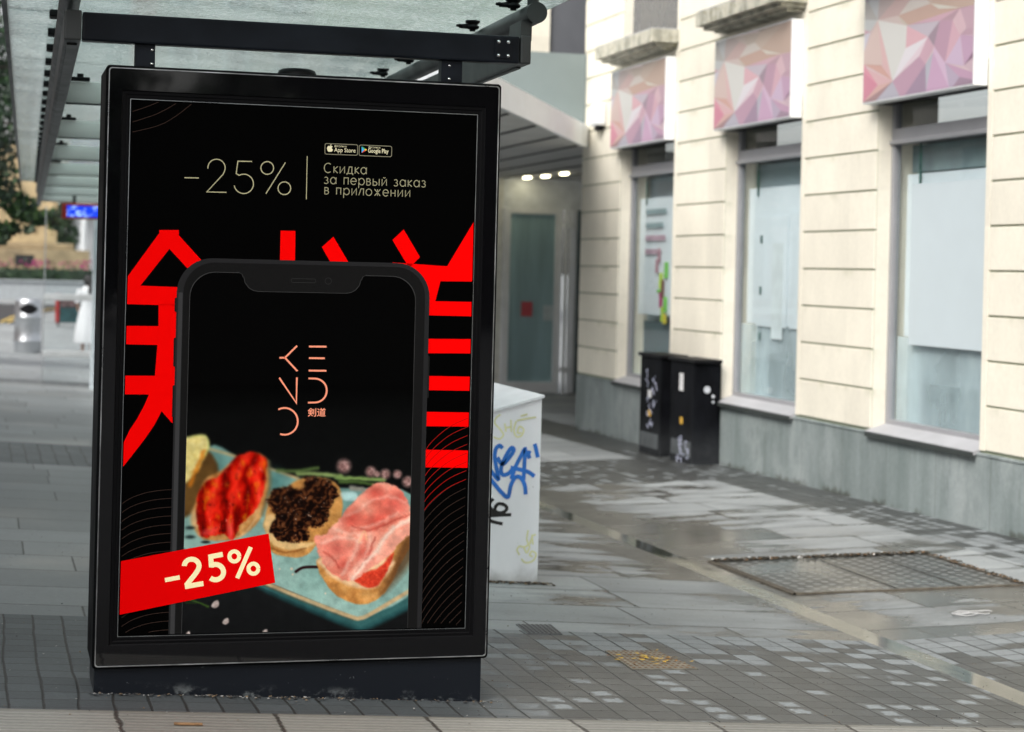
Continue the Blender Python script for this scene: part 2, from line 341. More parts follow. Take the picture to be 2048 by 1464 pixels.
for (y0,e0),(y1,e1) in zip(RY,RY[1:]):
    X0=[-80,-60,-12,-3,-1]; A=X0+[e0]; D=X0+[e1]
    for i in range(5): b.poly([(A[i],y0,gz(A[i],y0)+.03),(A[i+1],y0,gz(A[i+1],y0)+.03),(D[i+1],y1,gz(D[i+1],y1)+.03),(D[i],y1,gz(D[i],y1)+.03)])
b.build('road',M_asph,kind='structure')
b=B()
for o_ in (.12,.32):
    pts=[(.75-o_,60),(.85-o_,62),(1.55-o_*1.2,72),(4.2-o_*1.6,88)]
    for (x0,y0),(x1,y1) in zip(pts,pts[1:]): b.poly([(x0-.09,y0,gz(x0,y0)+.036),(x0,y0,gz(x0,y0)+.036),(x1,y1,gz(x1,y1)+.036),(x1-.09,y1,gz(x1,y1)+.036)])
b.build('road_marking',plain('yellow paint',(.6,.42,.08),.6),kind='structure')

# ================================================================== STONE BUILDING
bld=thing('stone_building','cream stone building with grey plinth and three tall shop windows','building',(6.4,20.8,0))
XF=6.4; OPEN=[(11.66,13.32),(14.72,16.42),(17.78,19.44)]; Z0=.335; CH=.2985
YN=-7.0; YE=20.8; ZT=7.6
# backing wall with openings
wb=B()
def wallbox(y0,y1,z0,z1,b_=None): (b_ or wb).box((XF+.014,y0,z0),(XF+.5,y1,z1))
edges=[YN]; piers=[]
opens=[(5.54,7.2),(8.6,10.26)]+OPEN; opens=[(-.58,1.08),(2.48,4.14)]+opens
y=YN
for (a_,b_) in opens: piers.append((y,a_)); y=b_
piers.append((y,YE))
OT=2.95; UB,UT=3.86,5.9
for (a_,b_) in piers: wallbox(a_,b_,.32,ZT)
for (a_,b_) in opens: wallbox(a_,b_,OT,3.83); wallbox(a_,b_,UT,ZT)
wall=wb.build('wall',M_joint,bld)
# dressed courses standing proud of the joints
cb=B()
def course(y0,y1,k):
    z0=Z0+k*CH; z1=z0+CH
    cb.box((XF,y0,z0+.007),(XF+.02,y1,z1-.007),bev=.004)
for (a_,b_) in piers:
    for k in range(24):
        z0=Z0+k*CH
        if z0>ZT-.2: break
        e=b_-.075 if b_ not in (YE,) else b_
        course(a_+.002,e,k)
    if b_!=YE: cb.box((XF+.001,b_-.068,.335),(XF+.02,b_-.001,ZT),bev=.004)
for (a_,b_) in opens:
    cb.box((XF,a_+.002,OT),(XF+.02,b_-.002,3.64),bev=.004)
    for k in range(24):
        z0=Z0+k*CH
        if z0>UT: course(a_+.002,b_-.002,k)
cb.build('stone_courses',M_stone,bld)
rv=B()
for (a_,b_) in opens:   # reveals
    rv.box((XF+.016,b_-.004,.335),(XF+.5,b_+.001,ZT-.02)); rv.box((XF+.016,a_-.001,.335),(XF+.5,a_+.004,ZT-.02))
rv.build('window_reveal',M_stone,bld)
pb=B()
pb.box((XF-.012,YN,-1.2),(XF+.5,YE-.01,.30)); pb.box((XF-.018,YN,.3),(XF+.5,YE-.008,.318),bev=.004)
pb.build('plinth',M_plinth,bld)
# end faces of the block at the corner, and the wall behind the corner
eb=B(); eb.box((XF+.03,YE-.3,-1),(XF+.6,YE+.002,ZT)); eb.build('corner_return',M_stone,bld)
rb=B(); rb.box((XF-.05,YN-.1,ZT),(XF+9,YE+.1,ZT+.3)); rb.build('roof',M_plinth,bld)
# canopy (angled edge), grey fascia above and recessed entrance
M_soff=plain('grey soffit board',(.55,.54,.53),.6,var=.1,scale=2)
cn=B(); A0=(2.55,12.6); A1=(6.43,20.66); d_=Vector((A1[0]-A0[0],A1[1]-A0[1],0)).normalized(); nn=Vector((d_.y,-d_.x,0))
def pr(p,z): return (p[0],p[1],z)
cn=B(); A0=(3.4,14.36)
cn.poly([pr(A0,2.845),pr(A1,2.845),pr(A1,3.085),pr(A0,3.085)]); cn.poly([pr(A0,3.085),pr(A1,3.085),(6.43,30,3.085),(3.4,30,3.085)])
cn.poly([pr(A0,2.845),pr(A0,3.085),(3.4,30,3.085),(3.4,30,2.845)])
q=0.05; cn.poly([pr(A0,2.845),pr(A1,2.845),(A1[0]+.03,A1[1]+.12,2.845),(A0[0]+.03,A0[1]+.12,2.845)])
cn.build('canopy_edge',plain('canopy white',(.80,.83,.85),.5,var=.04),bld)
sb=B()
sb.poly([(3.43,14.55,2.855),(6.45,20.83,2.855),(9.8,20.83,2.855),(9.8,29,2.855),(3.43,29,2.855)])
sb.build('canopy_soffit',M_soff,bld)
sj=B()
for k in range(10):
    x=3.8+k*.6; y0=14.6+(x-3.43)*2.08+.05 if x<6.4 else 20.9
    sj.box((x,y0,2.843),(x+.035,28.9,2.853))
sj.build('soffit_joint',plain('joint black',(.02,.02,.02),.7),bld)
gl=B()
fb=B(); fb.box((3.6,20.72,3.09),(6.392,21.2,3.895)); fb.build('grey_fascia',plain('grey fascia',(.16,.195,.195),.55,var=.06,scale=2),bld)
ub=B(); ub.box((3.6,21.9,3.9),(6.30,22.5,ZT)); ub.build('upper_wall',M_stone,bld)
ub=B(); ub.box((6.305,21.95,3.9),(7.2,22.2,ZT)); ub.build('upper_dark_panel',plain('slate panel',(.11,.115,.13),.5,var=.05),bld)
# recess walls at y=28
eb=B(); eb.box((5.0,28.0,-.9),(7.40,28.4,2.85)); eb.build('recess_wall',plain('recess cream',(.78,.77,.72),.7),bld)
gy=B(); gy.box((7.40,28.0,2.40),(9.8,28.3,2.85)); gy.box((9.75,20.9,-.9),(9.85,28,2.85)); gy.box((9.3,28.02,-.9),(9.8,28.3,2.4)); gy.build('recess_panel',plain('recess grey',(.80,.82,.84),.6),bld)
dr=B(); dr.box((7.40,27.98,-.8),(7.52,28.1,2.40),bev=.01); dr.box((8.22,27.98,-.8),(8.33,28.1,2.40),bev=.01); dr.box((7.52,27.985,2.32),(8.22,28.1,2.40)); dr.box((7.52,27.985,-.8),(8.22,28.1,-.2))
door=dr.build('door',M_framew,bld)
dg=B(); dg.box((7.52,28.03,-.2),(8.22,28.05,2.32)); dg.build('door_glass',plain('teal door glass',(.34,.49,.52),.2,var=.3,scale=1.2,st=(3,1,.3)),door)
dn=B(); dn.box((7.72,28.015,.78),(7.89,28.025,1.0)); 
o=dn.build('red_notice',plain('red paper',(.62,.1,.12),.6),door); o['label']='small red notice stuck to the door glass'
dn=B(); dn.box((8.06,28.015,.72),(8.21,28.025,.95)); o=dn.build('white_notice',plain('pale paper',(.6,.68,.7),.6),door); o['label']='pale notice stuck to the door glass'
dn=B()
for x in (8.36,8.43): dn.tube([(x,27.9,-.6),(x,27.9,2.4)],.028)
dn.box((8.33,27.86,2.12),(8.46,27.98,2.2)); dn.box((8.33,27.86,-.05),(8.46,27.98,.03))
dn.build('door_post',M_framew,bld)
dn=B(); dn.box((8.5,28.0,-.7),(8.56,28.1,2.4)); dn.box((8.7,28.0,-.7),(8.74,28.1,2.4)); dn.box((8.86,28.0,-.7),(8.9,28.1,2.4)); dn.box((9.05,28.0,-.7),(9.09,28.1,2.4)); o=dn.build('side_screen_frame',M_framew,bld)
dn=B(); dn.box((8.5,28.06,-.7),(9.3,28.08,2.4)); dn.build('side_screen_glass',plain('side glass',(.12,.17,.18),.15),bld)
for (x,y) in ((7.675,27.7),(7.785,27.1),(7.80,26.2)):
    l=B(); l.lathe((x,y,2.832),[(.0,0),(.038,0),(.046,.014)],20,sy=4); l.build('ceiling_light',emis('lamp glow',(1,.92,.6),7),bld)
# windows
XR=6.52
M_sill=plain('sill lead',(.36,.36,.375),.55,var=.1,scale=4); M_sillf=plain('sill dark edge',(.035,.042,.04),.6)
M_back=plain('pale blue backing',(.66,.77,.81),.7,var=.05,scale=1)
M_teal=plain('teal grey cabinet',(.07,.12,.13),.5,var=.15); M_film=plain('pale film',(.76,.82,.86),.5,var=.07,scale=1.2)
def mat_frost():
    a=N('frosted film'); a.t.nodes.remove(a.b); out=[n for n in a.t.nodes if n.type=='OUTPUT_MATERIAL'][0]
    tr=a.n('ShaderNodeBsdfTransparent'); df=a.n('ShaderNodeBsdfDiffuse'); df.inputs[0].default_value=(.72,.82,.86,1); x,y,z=a.xyz()
    mx=a.n('ShaderNodeMixShader'); n=a.noise(1.6,4,st=(1,1,.6)); f=a.M('ADD',a.mr(n,.3,.7,.2,.5),a.M('MULTIPLY',a.ss(a.noise(2,4,st=(1,1,.4)),.45,.7),.15)); a.L(f,mx.inputs[0]); a.L(tr.outputs[0],mx.inputs[1]); a.L(df.outputs[0],mx.inputs[2]); a.L(mx.outputs[0],out.inputs[0]); return a.m
M_frost=mat_frost()
M_darkroom=plain('dim room',(.055,.075,.072),.8,var=.3,scale=3)
M_green=plain('green glass edge',(.01,.09,.075),.3)
for i,(a_,b_) in enumerate(opens):
    f=B(); fz0,fz1=.36,OT
    # stiles, head, bottom rail, transom with drip
    f.box((XR,b_-.055,fz0),(XR+.06,b_-.005,fz1),bev=.006); f.box((XR,a_+.005,fz0),(XR+.06,a_+.055,fz1),bev=.006)
    f.box((XR+.001,a_+.056,2.5),(XR+.058,b_-.056,2.585)); f.box((XR-.02,a_+.01,2.468),(XR+.062,b_-.01,2.498),bev=.006)
    f.box((XR+.001,a_+.056,OT-.05),(XR+.058,b_-.056,OT)); f.box((XR+.001,a_+.056,.37),(XR+.058,b_-.056,.412))
    wf=f.build('window_frame',M_frame,bld)
    s=B(); s.add([(XF-.04,a_-.0,.325),(XF-.04,b_+.0,.325),(XR+.02,b_,.385),(XR+.02,a_,.385),(XF-.04,a_,.30),(XF-.04,b_,.30),(XR+.02,b_,.34),(XR+.02,a_,.34)],[(0,1,2,3),(4,7,6,5),(0,4,5,1),(1,5,6,2),(2,6,7,3),(3,7,4,0)])
    s.build('window_sill',M_sill,wf)
    s=B(); s.box((XF-.046,a_+.005,.283),(XF-.0405,b_-.005,.319)); s.build('sill_drip',M_sillf,wf)  # thin dark strip along the front edge of the sill
    p=B(); p.box((XR+.03,a_+.055,.41),(XR+.036,b_-.055,2.47)); p.build('window_pane',M_glass,wf)
    p=B(); p.box((XR+.03,a_+.055,2.585),(XR+.036,b_-.055,OT-.05)); p.build('transom_pane',M_glass,wf)
    # shallow display space behind the glass
    r_=B(); bx=XR+.22
    r_.box((bx,a_,.3),(bx+.02,b_,2.47),0); r_.box((XR+.062,a_,.36),(bx,b_,.40),0); r_.box((XR+.062,b_,.36),(bx,b_+.02,2.47),0); r_.box((XR+.062,a_-.02,.36),(bx,a_,2.47),0)
    r_.box((XR+.07,a_,2.49),(XR+.9,b_,2.5),1); r_.box((XR+.9,a_,2.5),(XR+.92,b_,OT+.1),1); r_.box((XR+.07,a_,OT+.1),(XR+.9,b_,OT+.12),1)
    r_.build('display_recess',[M_back,M_darkroom],wf)
    if i>=4:
        q=B(); q.box((XR+.045,b_-.40,2.17),(XR+.052,b_-.375,2.46)); q.build('blind_cord',M_green,wf)
    if i>=4:
        
        q=B(); q.box((XR+.062,a_+.056,1.04),(XR+.064,b_-.16,2.24)); q.build('pale_film',M_film,wf)
        if i<6: q=B(); q.box((XR+.062,a_+.056,.412),(XR+.064,b_-.06,1.035)); q.build('frosted_film',M_frost,wf)
    if i==4:
        q=B(); q.box((XR+.02,11.80,.985),(XR+.028,13.0,2.16)); o=q.build('window_poster',plain('blank board',(.53,.60,.63),.6,var=.015),wf); o['label']='large blank pale blue board behind the glass'
        q=B(); q.box((XR+.10,11.72,.41),(XR+.21,12.98,.70),bev=.04); q.build('display_bench',M_teal,wf); q=B(); q.box((XR+.12,11.7,2.26),(XR+.20,13.2,2.46)); q.build('blind_box',plain('dusty teal',(.25,.33,.34),.6,var=.3,scale=2),wf)
    if i==5:
        q=B(); q.box((XR+.10,14.8,.41),(XR+.21,15.86,.80),bev=.05); q.build('display_bench',M_teal,wf)
        q=B()
        for (y0,y1,z0,z1) in ((15.35,16.02,1.02,1.98),(14.8,15.28,1.02,2.02)):
            q.box((XR+.05,y0,z0),(XR+.056,y1,z1))
        q.build('translucent_poster',M_film,wf)
        q=B(); q.box((XR+.045,15.42,.92),(XR+.049,15.66,1.75)); o=q.build('paper_sheet',plain('white sheet',(.74,.8,.82),.6),wf)
        q=B()
        for z in (1.75,1.3,.9): q=B(); q.box((XR+.04,15.9,z),(XR+.046,15.93,z+.07)); q.build('film_clip',M_green,wf)
    if i==6:
        q=B(); q.box((XR+.10,17.84,.41),(XR+.21,19.2,.97),bev=.01); q.build('display_counter',M_teal,wf)
        q=B()
        for k,(z,wd) in enumerate(((2.07,.42),(1.93,.36),(1.80,.44),(1.66,.26))):
            yy=19.05
            while yy>19.05-wd*1.35:
                lw=random.uniform(.05,.09); q.box((XR+.045,yy-lw,z),(XR+.05,yy,z+.055),0 if k<2 else 1); yy-=lw+.015
        q.build('window_lettering',[plain('grey ink',(.28,.38,.4),.6),plain('plum ink',(.5,.35,.42),.6)],wf)
        q=B(); cols=[(.55,.75,.08),(.2,.62,.1),(.55,.06,.22),(.75,.62,.05),(.25,.12,.1),(.45,.25,.3)]
        for (yy,z,w_,h_,c_) in ((18.65,1.58,.06,.14,5),(18.72,1.47,.06,.14,5),(18.45,1.42,.09,.16,1),(18.6,1.31,.09,.16,0),(18.66,1.27,.12,.03,1),(18.53,1.22,.07,.18,4),(18.58,1.02+.1,.07,.16,2),(18.45,1.0+.08,.08,.15,1),(18.53,.98,.08,.15,0),(18.46,.96,.09,.1,3)):
            q.box((XR+.045,yy-w_,z),(XR+.052,yy,z+h_),c_)
        q.build('coloured_sticker',[plain('sticker%d'%k,c,.6) for k,c in enumerate(cols)],wf)
    # upper dark window above the cornice
    u=B(); u.box((XF+.10,a_+.02,3.83),(XF+.12,b_-.02,UT)); u.build('upper_window',plain('upper window%d'%i,(.10,.105,.115),.25,var=.1),bld)
    c=B()
    for (x0,z0,z1,e) in ((6.12,3.70,3.83,0),(6.18,3.665,3.70,.04),(6.26,3.64,3.665,.10)):
        c.box((x0,a_-.06+e,z0),(XF+.1,b_+.10-e,z1),bev=.006)
    c.build('cornice',M_cornice,bld)
    c=B(); c.box((6.135,a_-.03,3.83),(XF+.1,b_+.07,3.842)); c.build('cornice_flashing',plain('lead top%d'%i,(.36,.37,.40),.6),bld)

# wall signs with faceted picture
SIGN_T="""0,1435;0,884;270,1165|207,140,158
50,884;320,890;490,1100|205,165,155
50,920;490,1105;275,1168|212,175,178
50,884;50,1000;275,1168|215,150,165
50,1435;275,1168;490,1110|208,172,165
50,1435;490,1110;250,1392|165,135,138
250,1392;490,1110;600,1335|178,175,186
490,1110;600,1335;860,760|186,152,170
600,1335;860,760;950,870;670,1325|186,152,170
670,1325;950,870;965,1275|160,138,158
950,870;965,1275;1050,700|178,178,188
965,1275;1050,700;1270,1215|196,162,188
1050,700;1270,1215;1210,850;1060,630|205,178,200
1210,850;1270,1215;1320,1205;1400,1050|180,165,184
1320,1205;1400,1050;1565,1085;1565,1165|158,135,152
1210,850;1565,985;1565,1085;1400,1050|190,155,178
1450,900;1565,780;1565,985|200,175,185
1210,850;1400,480;1450,900|200,178,200
1400,470;1565,480;1565,700;1455,890|190,158,182
1455,890;1565,700;1565,780|140,110,130
1400,470;1470,380;1565,380;1565,470|186,155,168
1390,100;1565,60;1565,380;1470,380|190,160,172
1390,100;1470,350;1400,470;1310,250|208,178,186
1390,100;1300,260;1130,270|180,150,160
1300,260;1400,480;1210,850|206,168,180
1300,260;1210,850;1060,620;1130,270|184,150,168
1130,270;1060,620;975,490|158,140,152
975,490;1060,630;950,870;860,760|200,165,178
975,490;860,760;860,740;670,650|222,214,220
975,490;860,760;490,1105|218,200,208
975,490;490,1105;670,650|219,214,219
250,270;680,340;670,650;490,1105|210,209,205
680,340;975,490;670,650|213,172,180
680,340;1130,270;975,490|190,180,190
250,270;550,200;800,200;680,340|192,182,170
250,270;550,200;600,290;680,340|200,184,180
550,200;1000,30;1110,100;1390,100;1130,270;700,330|190,162,150
700,330;1390,100;1130,270|200,165,178
1000,30;1390,95;1110,105|206,202,192
1000,30;1400,-420;1565,-480;1565,60;1390,95|188,165,152
550,200;1000,30;880,-80;720,-20|200,192,186
880,-80;1000,30;1400,-420;980,-260|190,172,160
720,-20;880,-80;980,-260;640,-190|182,168,158
980,-260;1400,-420;1180,-430;900,-340|176,160,152
560,-80;720,-20;640,-190;420,-150|186,172,166
250,270;560,200;720,-20;560,-80|190,165,162
250,270;560,-80;420,-150;290,-120;262,20|176,162,160
250,270;262,20;290,-120;100,-90;120,60|178,180,182
50,270;250,270;120,60;50,0|172,168,165
50,-110;100,-90;120,60;50,0|150,152,156
50,270;250,270;140,430;50,410|188,190,190
50,410;140,430;50,480|196,162,172
50,480;140,440;50,720|200,196,206
250,270;50,720;140,440|202,182,180
250,270;50,720;50,884;320,890;380,700|208,186,180
250,270;380,700;490,1105;340,900|212,178,178"""
def sign(y0,y1,label):
    x0=6.295; z0,z1=2.765,3.575
    t=thing('wall_sign',label,'sign',(XF,(y0+y1)/2,z0),'faceted pink signs above the shop windows')
    s=B(); s.box((x0,y0,z0),(XF-.001,y1,z1),bev=.004); s.build('sign_box',M_white,t)
    a=B(); cols=[]
    W=y1-y0; edge=.012
    base=[(x0-.0015,y0+edge,z0+edge),(x0-.0015,y1-edge,z0+edge),(x0-.0015,y1-edge,z1-edge),(x0-.0015,y0+edge,z1-edge)]
    a.poly(base[::-1]); cols+= [(*s2l((195,175,178)),1)]*4
    for n_,ln in enumerate(SIGN_T.split('\n')):
        pt,c=ln.split('|'); c=s2l([int(v)*.93 for v in c.split(',')]); P=[]
        for p in pt.split(';'):
            zx,zy=map(float,p.split(',')); u=min(1,max(0,(zx-50)/1515)); bot=1435-.178*(zx-45)
            v=(bot-zy)/6.973/(263+33*u); 
            P.append((x0-.0022-.00002*n_,y1-edge-u*(W-2*edge),min(z1-edge,max(z0+edge,z0+v*1.0))))
        a.poly(P); cols+=[(*c,1)]*len(P)
    # top band pieces
    o=a.build('sign_picture',mat_vcol('sign print',.4,.3),t,colors=cols)
    s=B(); s.box((XF-.0005,y0+.03,z0-.001),(XF+.11,y1-.03,z0+.15)); s.build('sign_underside',M_black,t)
    return t
sign(11.66,13.36,'nearest pink faceted sign, above the window with the blank board')
sign(14.72,16.46,'middle pink faceted sign, between the other two, above the window with clear posters')
sign(17.78,19.48,'farthest pink faceted sign, above the window with coloured stickers')
al=thing('alarm_box','white alarm box on the cream wall beside the farthest sign','alarm box',(6.33,20.1,3.17))
s=B(); s.box((6.30,19.95,3.05),(6.398,20.25,3.30),bev=.03); s.build('alarm_case',M_white,al); s=B(); s.box((6.33,20.03,3.0),(6.39,20.17,3.05),bev=.01); s.build('alarm_strobe',M_black,al)

# ================================================================== LITTER BINS by the wall
def wallbin(y0,y1,label,hi):
    zb=gz(6.25,(y0+y1)/2); x0=6.125; zt=.665
    t=thing('street_bin',label,'litter bin',(6.25,(y0+y1)/2,zb),'black litter bins against the wall')
    s=B(); s.box((x0,y0,zb-.01),(6.385,y1,zt),bev=.012); s.build('bin_body',M_bin,t)
    s=B(); s.box((x0-.02,y0-.03,zt),(6.385,y1+.03,zt+.035),bev=.01); s.build('bin_lid',M_black,t)
    s=B(); s.box((x0-.004,y0+.05,zb+.06),(x0-.0005,y1-.05,zb+.2)); s.build('kick_plate',plain('kick plate'+str(hi),(.09,.1,.105),.5,var=.4,scale=12),t)
    s=B(); s.box((x0-.006,y0+.27,.40),(x0-.001,y0+.37,.56)) if hi else s.box((x0-.006,y0+.26,.28),(x0-.001,y0+.36,.35)); s.build('white_label',plain('white label'+str(hi),(.7,.7,.7),.5),t)
    s=B(); s.box((x0-.006,y0+.27,.10),(x0-.001,y0+.33,.16)); s.build('yellow_label',plain('yellow label'+str(hi),(.7,.42,.06),.5),t)
    s=B(); n=14
    for k in range(n):   # scrawled tags
        yy=y0+.2+random.uniform(-.08,.2); zz=(-.02-.02*k if hi else .5-.04*k); P=[(x0-.003,yy+random.uniform(-.07,.07),zz+random.uniform(-.05,.05)) for _ in range(4)]
        for p,q_ in zip(P,P[1:]): s.tube([p,q_],.004,4)
    s.build('scrawled_tag',plain('lilac pen'+str(hi),(.45,.47,.6),.5),t)
    if hi:
        s=B()
        for (x,z,r) in ((6.25,.43,.032),(6.31,.37,.015),(6.31,.32,.012)): s.tube([(x,y0-.004,z),(x,y0+.001,z)],r,16)
        s.build('round_sticker',plain('round sticker',(.6,.62,.66),.5),t)
wallbin(16.34,16.95,'nearer black litter bin against the wall with tall white label',1)
wallbin(17.22,17.82,'farther black litter bin against the wall with scrawled tags',0)

# ================================================================== WHITE CABINET with tags
cabY=9.66; cx1=2.784; cx0=2.06
def gc(x,y): return gz(x,y)-.02
t=thing('utility_cabinet','white street cabinet with blue yellow and black graffiti','utility cabinet',(2.42,cabY+.5,gz(2.4,cabY+.5)))
s=B(); D=1.35; zf=.796; sl_=math.tan(R(15.6))
zt=lambda x: zf-(cx1-x)*sl_
M_cab=N('cabinet paint',.45,(.62,.64,.67)); n=M_cab.noise(5,5,st=(1,1,.4)); c_=M_cab.mul((.86,.88,.92,1),M_cab.mr(n,.3,.7,.93,1.05)); sp=M_cab.ss(M_cab.noise(38,2),.72,.75)
x_,y_,z_=M_cab.xyz(); lowd=M_cab.M('MULTIPLY',M_cab.ss(M_cab.M('MULTIPLY_ADD',M_cab.noise(12,4),.14,z_),0.,-.13),.6)
M_cab.col(M_cab.mix(lowd,M_cab.mix(M_cab.M('MULTIPLY',sp,.5),c_,(.2,.2,.2,1)),(.16,.15,.13,1))); M_cab.bump(M_cab.noise(60,3),.15,.001); M_cab=M_cab.m
vs=[(cx0,cabY,gc(cx0,cabY)),(cx1,cabY,gc(cx1,cabY)),(cx1,cabY+D,gc(cx1,cabY+D)),(cx0,cabY+D,gc(cx0,cabY+D)),(cx0,cabY,zt(cx0)),(cx1,cabY,zt(cx1)),(cx1,cabY+D,zt(cx1)),(cx0,cabY+D,zt(cx0))]
s.add(vs,[(0,3,2,1),(0,1,5,4),(1,2,6,5),(2,3,7,6),(3,0,4,7),(4,5,6,7)]); s.build('cabinet_body',M_cab,t)
s=B(); e=.012; tp=[(cx0-e,cabY-e),(cx1+e,cabY-e),(cx1+e,cabY+D+e),(cx0-e,cabY+D+e)]
s.add([(x,y,zt(x)+.001) for x,y in tp]+[(x,y,zt(x)+.014) for x,y in tp],[(0,3,2,1),(4,5,6,7),(0,1,5,4),(1,2,6,5),(2,3,7,6),(3,0,4,7)]); s.build('cabinet_lid',plain('cabinet lid',(.74,.77,.8),.5,var=.06,scale=8),t)
def ray(px,py):
    dx,dy=(px-PX)/FPX,(py-PY)/FPX; return fw+rt*(dx*cr+dy*sr)+up*(dx*sr-dy*cr)
def onY(px,py,Y):
    r_=ray(px,py); k=Y/r_.y; return EYE+r_*k
def ribbon(bb,pts,w_,y,mi=0,closed=False,wl=None):
    """flat stroke in the plane Y=y"""
    P=[Vector((p[0],p[1])) for p in pts]; n_=len(P); L_=[];R_=[]
    for i in range(n_):
        a=P[i-1] if (i>0 or closed) else P[i]; c=P[(i+1)%n_] if (i<n_-1 or closed) else P[i]
        d1=(P[i]-a); d2=(c-P[i]); d1=d1.normalized() if d1.length>1e-9 else d2.normalized(); d2=d2.normalized() if d2.length>1e-9 else d1
        tt=(d1+d2); tt=tt.normalized() if tt.length>1e-6 else d1
        nr=Vector((-tt.y,tt.x)); k=max(.5,nr.dot(Vector((-d1.y,d1.x)))); ww=(wl[i] if wl else w_)/2/k
        L_.append(P[i]+nr*ww); R_.append(P[i]-nr*ww)
    m_=n_ if closed else n_-1
    for i in range(m_):
        j=(i+1)%n_; bb.poly([(R_[i].x,y,R_[i].y),(R_[j].x,y,R_[j].y),(L_[j].x,y,L_[j].y),(L_[i].x,y,L_[i].y)],mi)
def smooth(pts,n_=6):
    out=[]; P=[Vector(p) for p in pts]
    for i in range(len(P)-1):
        p0=P[max(i-1,0)];p1=P[i];p2=P[i+1];p3=P[min(i+2,len(P)-1)]
        for k in range(n_):
            u=k/n_; out.append(tuple(.5*((2*p1)+(-p0+p2)*u+(2*p0-5*p1+4*p2-p3)*u*u+(-p0+3*p1-3*p2+p3)*u**3)))
    out.append(tuple(P[-1])); return out
def gpx(zx,zy): p=onY(960+zx/3.33,760+zy/3.33,cabY); return (p.x,p.z)
def tagstroke(name,mat,strokes,wd,lab=None):
    s=B()
    for k,st_ in enumerate(strokes):
        pts=smooth(st_,6); ribbon(s,[gpx(*p) for p in pts],wd,cabY-.0012-.0003*k)
    o=s.build(name,mat,t)
    if lab: o['label']=lab
tagstroke('blue_graffiti',plain('blue spray',(.02,.17,.62),.5,var=.3,scale=9),[
 [(150,455),(130,437),(105,460),(98,520),(112,600),(122,660),(95,635),(60,590)],
 [(115,515),(150,560),(200,510),(225,465),(205,455),(165,520),(140,590),(150,630),(185,625),(215,595)],
 [(208,660),(235,580),(270,510),(300,460),(296,540),(290,665)],[(203,583),(260,595),(320,612),(362,641)],
 [(330,470),(322,495),(330,522)],[(362,425),(370,450),(384,515)],
 [(60,650),(90,685),(140,745),(185,778),(205,700),(235,648),(270,650),(297,700),(303,762)]],.021)
tagstroke('yellow_graffiti',plain('yellow spray',(.74,.74,.42),.5,var=.2),[
 [(135,230),(105,255),(100,290),(135,330),(155,365),(130,392),(90,380)],[(165,290),(172,345)],[(205,265),(208,345)],[(168,318),(207,312)],[(240,275),(225,330),(240,375),(275,370),(290,330),(262,310),(250,350),(275,352)],[(245,270),(320,255),(372,248)],[(270,240),(315,228)]],.0085)
tagstroke('yellow_graffiti',bpy.data.materials['yellow spray'],[
 [(320,1000),(312,1060),(330,1110)],[(330,1090),(350,1040),(370,1030)],[(345,1030),(352,1095)],[(262,1105),(246,1130),(262,1165)],[(262,1105),(300,1110),(340,1080)],[(330,1110),(310,1150),(290,1110)],[(275,1190),(300,1215),(350,1205),(372,1160),(345,1140),(330,1165),(350,1175)]],.0085)
tagstroke('black_graffiti',plain('black spray',(.008,.008,.008),.5),[
 [(40,905),(120,900),(208,897)],[(40,925),(90,945),(150,958)],[(88,790),(60,830),(90,880)],[(105,835),(100,870),(130,885),(165,875),(178,850),(155,828),(120,825),(100,850)],[(70,870),(120,905)],[(60,850),(80,910)]],.017)
# dirt and leaf litter at its foot
s=B()
for k in range(420):
    x=random.uniform(2.2,2.86); y=cabY-abs(random.gauss(0,.035))-.005; z=gz(x,y)+.002; r=random.uniform(.004,.013); a=random.uniform(0,6.3)
    s.poly([(x+r*math.cos(a+q_),y+r*math.sin(a+q_),z+random.uniform(0,.008)) for q_ in (0,1.4,3,4.4)],random.choice((0,0,0,1,2)))
tag(s.build('leaf_litter',[plain('leaf dirt',(.05,.04,.028),.9),plain('leaf tan',(.3,.2,.1),.8),plain('leaf grey',(.35,.33,.3),.8)]),'brown leaf litter along the foot of the white cabinet','leaf litter',kind='stuff')

# ================================================================== ADVERTISING PANEL
YP=6.6; AX0,AX1,AZ0,AZ1=.363,1.727,.087,2.107
ad=thing('advertising_panel','black illuminated advertising panel holding a red and black food poster','advertising panel',(1.045,6.74,0))
def ringmesh(bb,outer,inner,y,mi=0):
    n_=len(outer)
    for i in range(n_): j=(i+1)%n_; bb.poly([(outer[i][0],y,outer[i][1]),(outer[j][0],y,outer[j][1]),(inner[j][0],y,inner[j][1]),(inner[i][0],y,inner[i][1])],mi)
def shellmesh(bb,prof,mi=0,sm=False):
    """prof: list of (outline, y); joins successive outlines"""
    for (o1,y1),(o2,y2) in zip(prof,prof[1:]):
        n_=len(o1)
        for i in range(n_): j=(i+1)%n_; bb.poly([(o1[i][0],y1,o1[i][1]),(o1[j][0],y1,o1[j][1]),(o2[j][0],y2,o2[j][1]),(o2[i][0],y2,o2[i][1])],mi,sm)
def R_(d,r): return rr(AX0+d,AZ0+d,AX1-d,AZ1-d,r)
s=B(); shellmesh(s,[(R_(.0,.013),YP+.31),(R_(.0,.013),YP+.004),(R_(.003,.012),YP-.004),(R_(.008,.011),YP-.006)]); s.poly([(x,YP+.31,z) for x,z in R_(.0,.013)])
s.build('case',plain('case black',(.002,.0022,.0025),.5,spec=.05),ad)
s=B(); shellmesh(s,[(R_(.008,.011),YP-.006),(R_(.0088,.0105),YP-.0075),(R_(.0112,.010),YP-.0075),(R_(.012,.010),YP-.006)]); s.build('silver_trim',M_silver,ad)
px0,px1,pz0,pz1=.4500,1.6370,.2000,1.9905
def PR(d): return rr(px0-d,pz0-d,px1+d,pz1+d,.002,8)
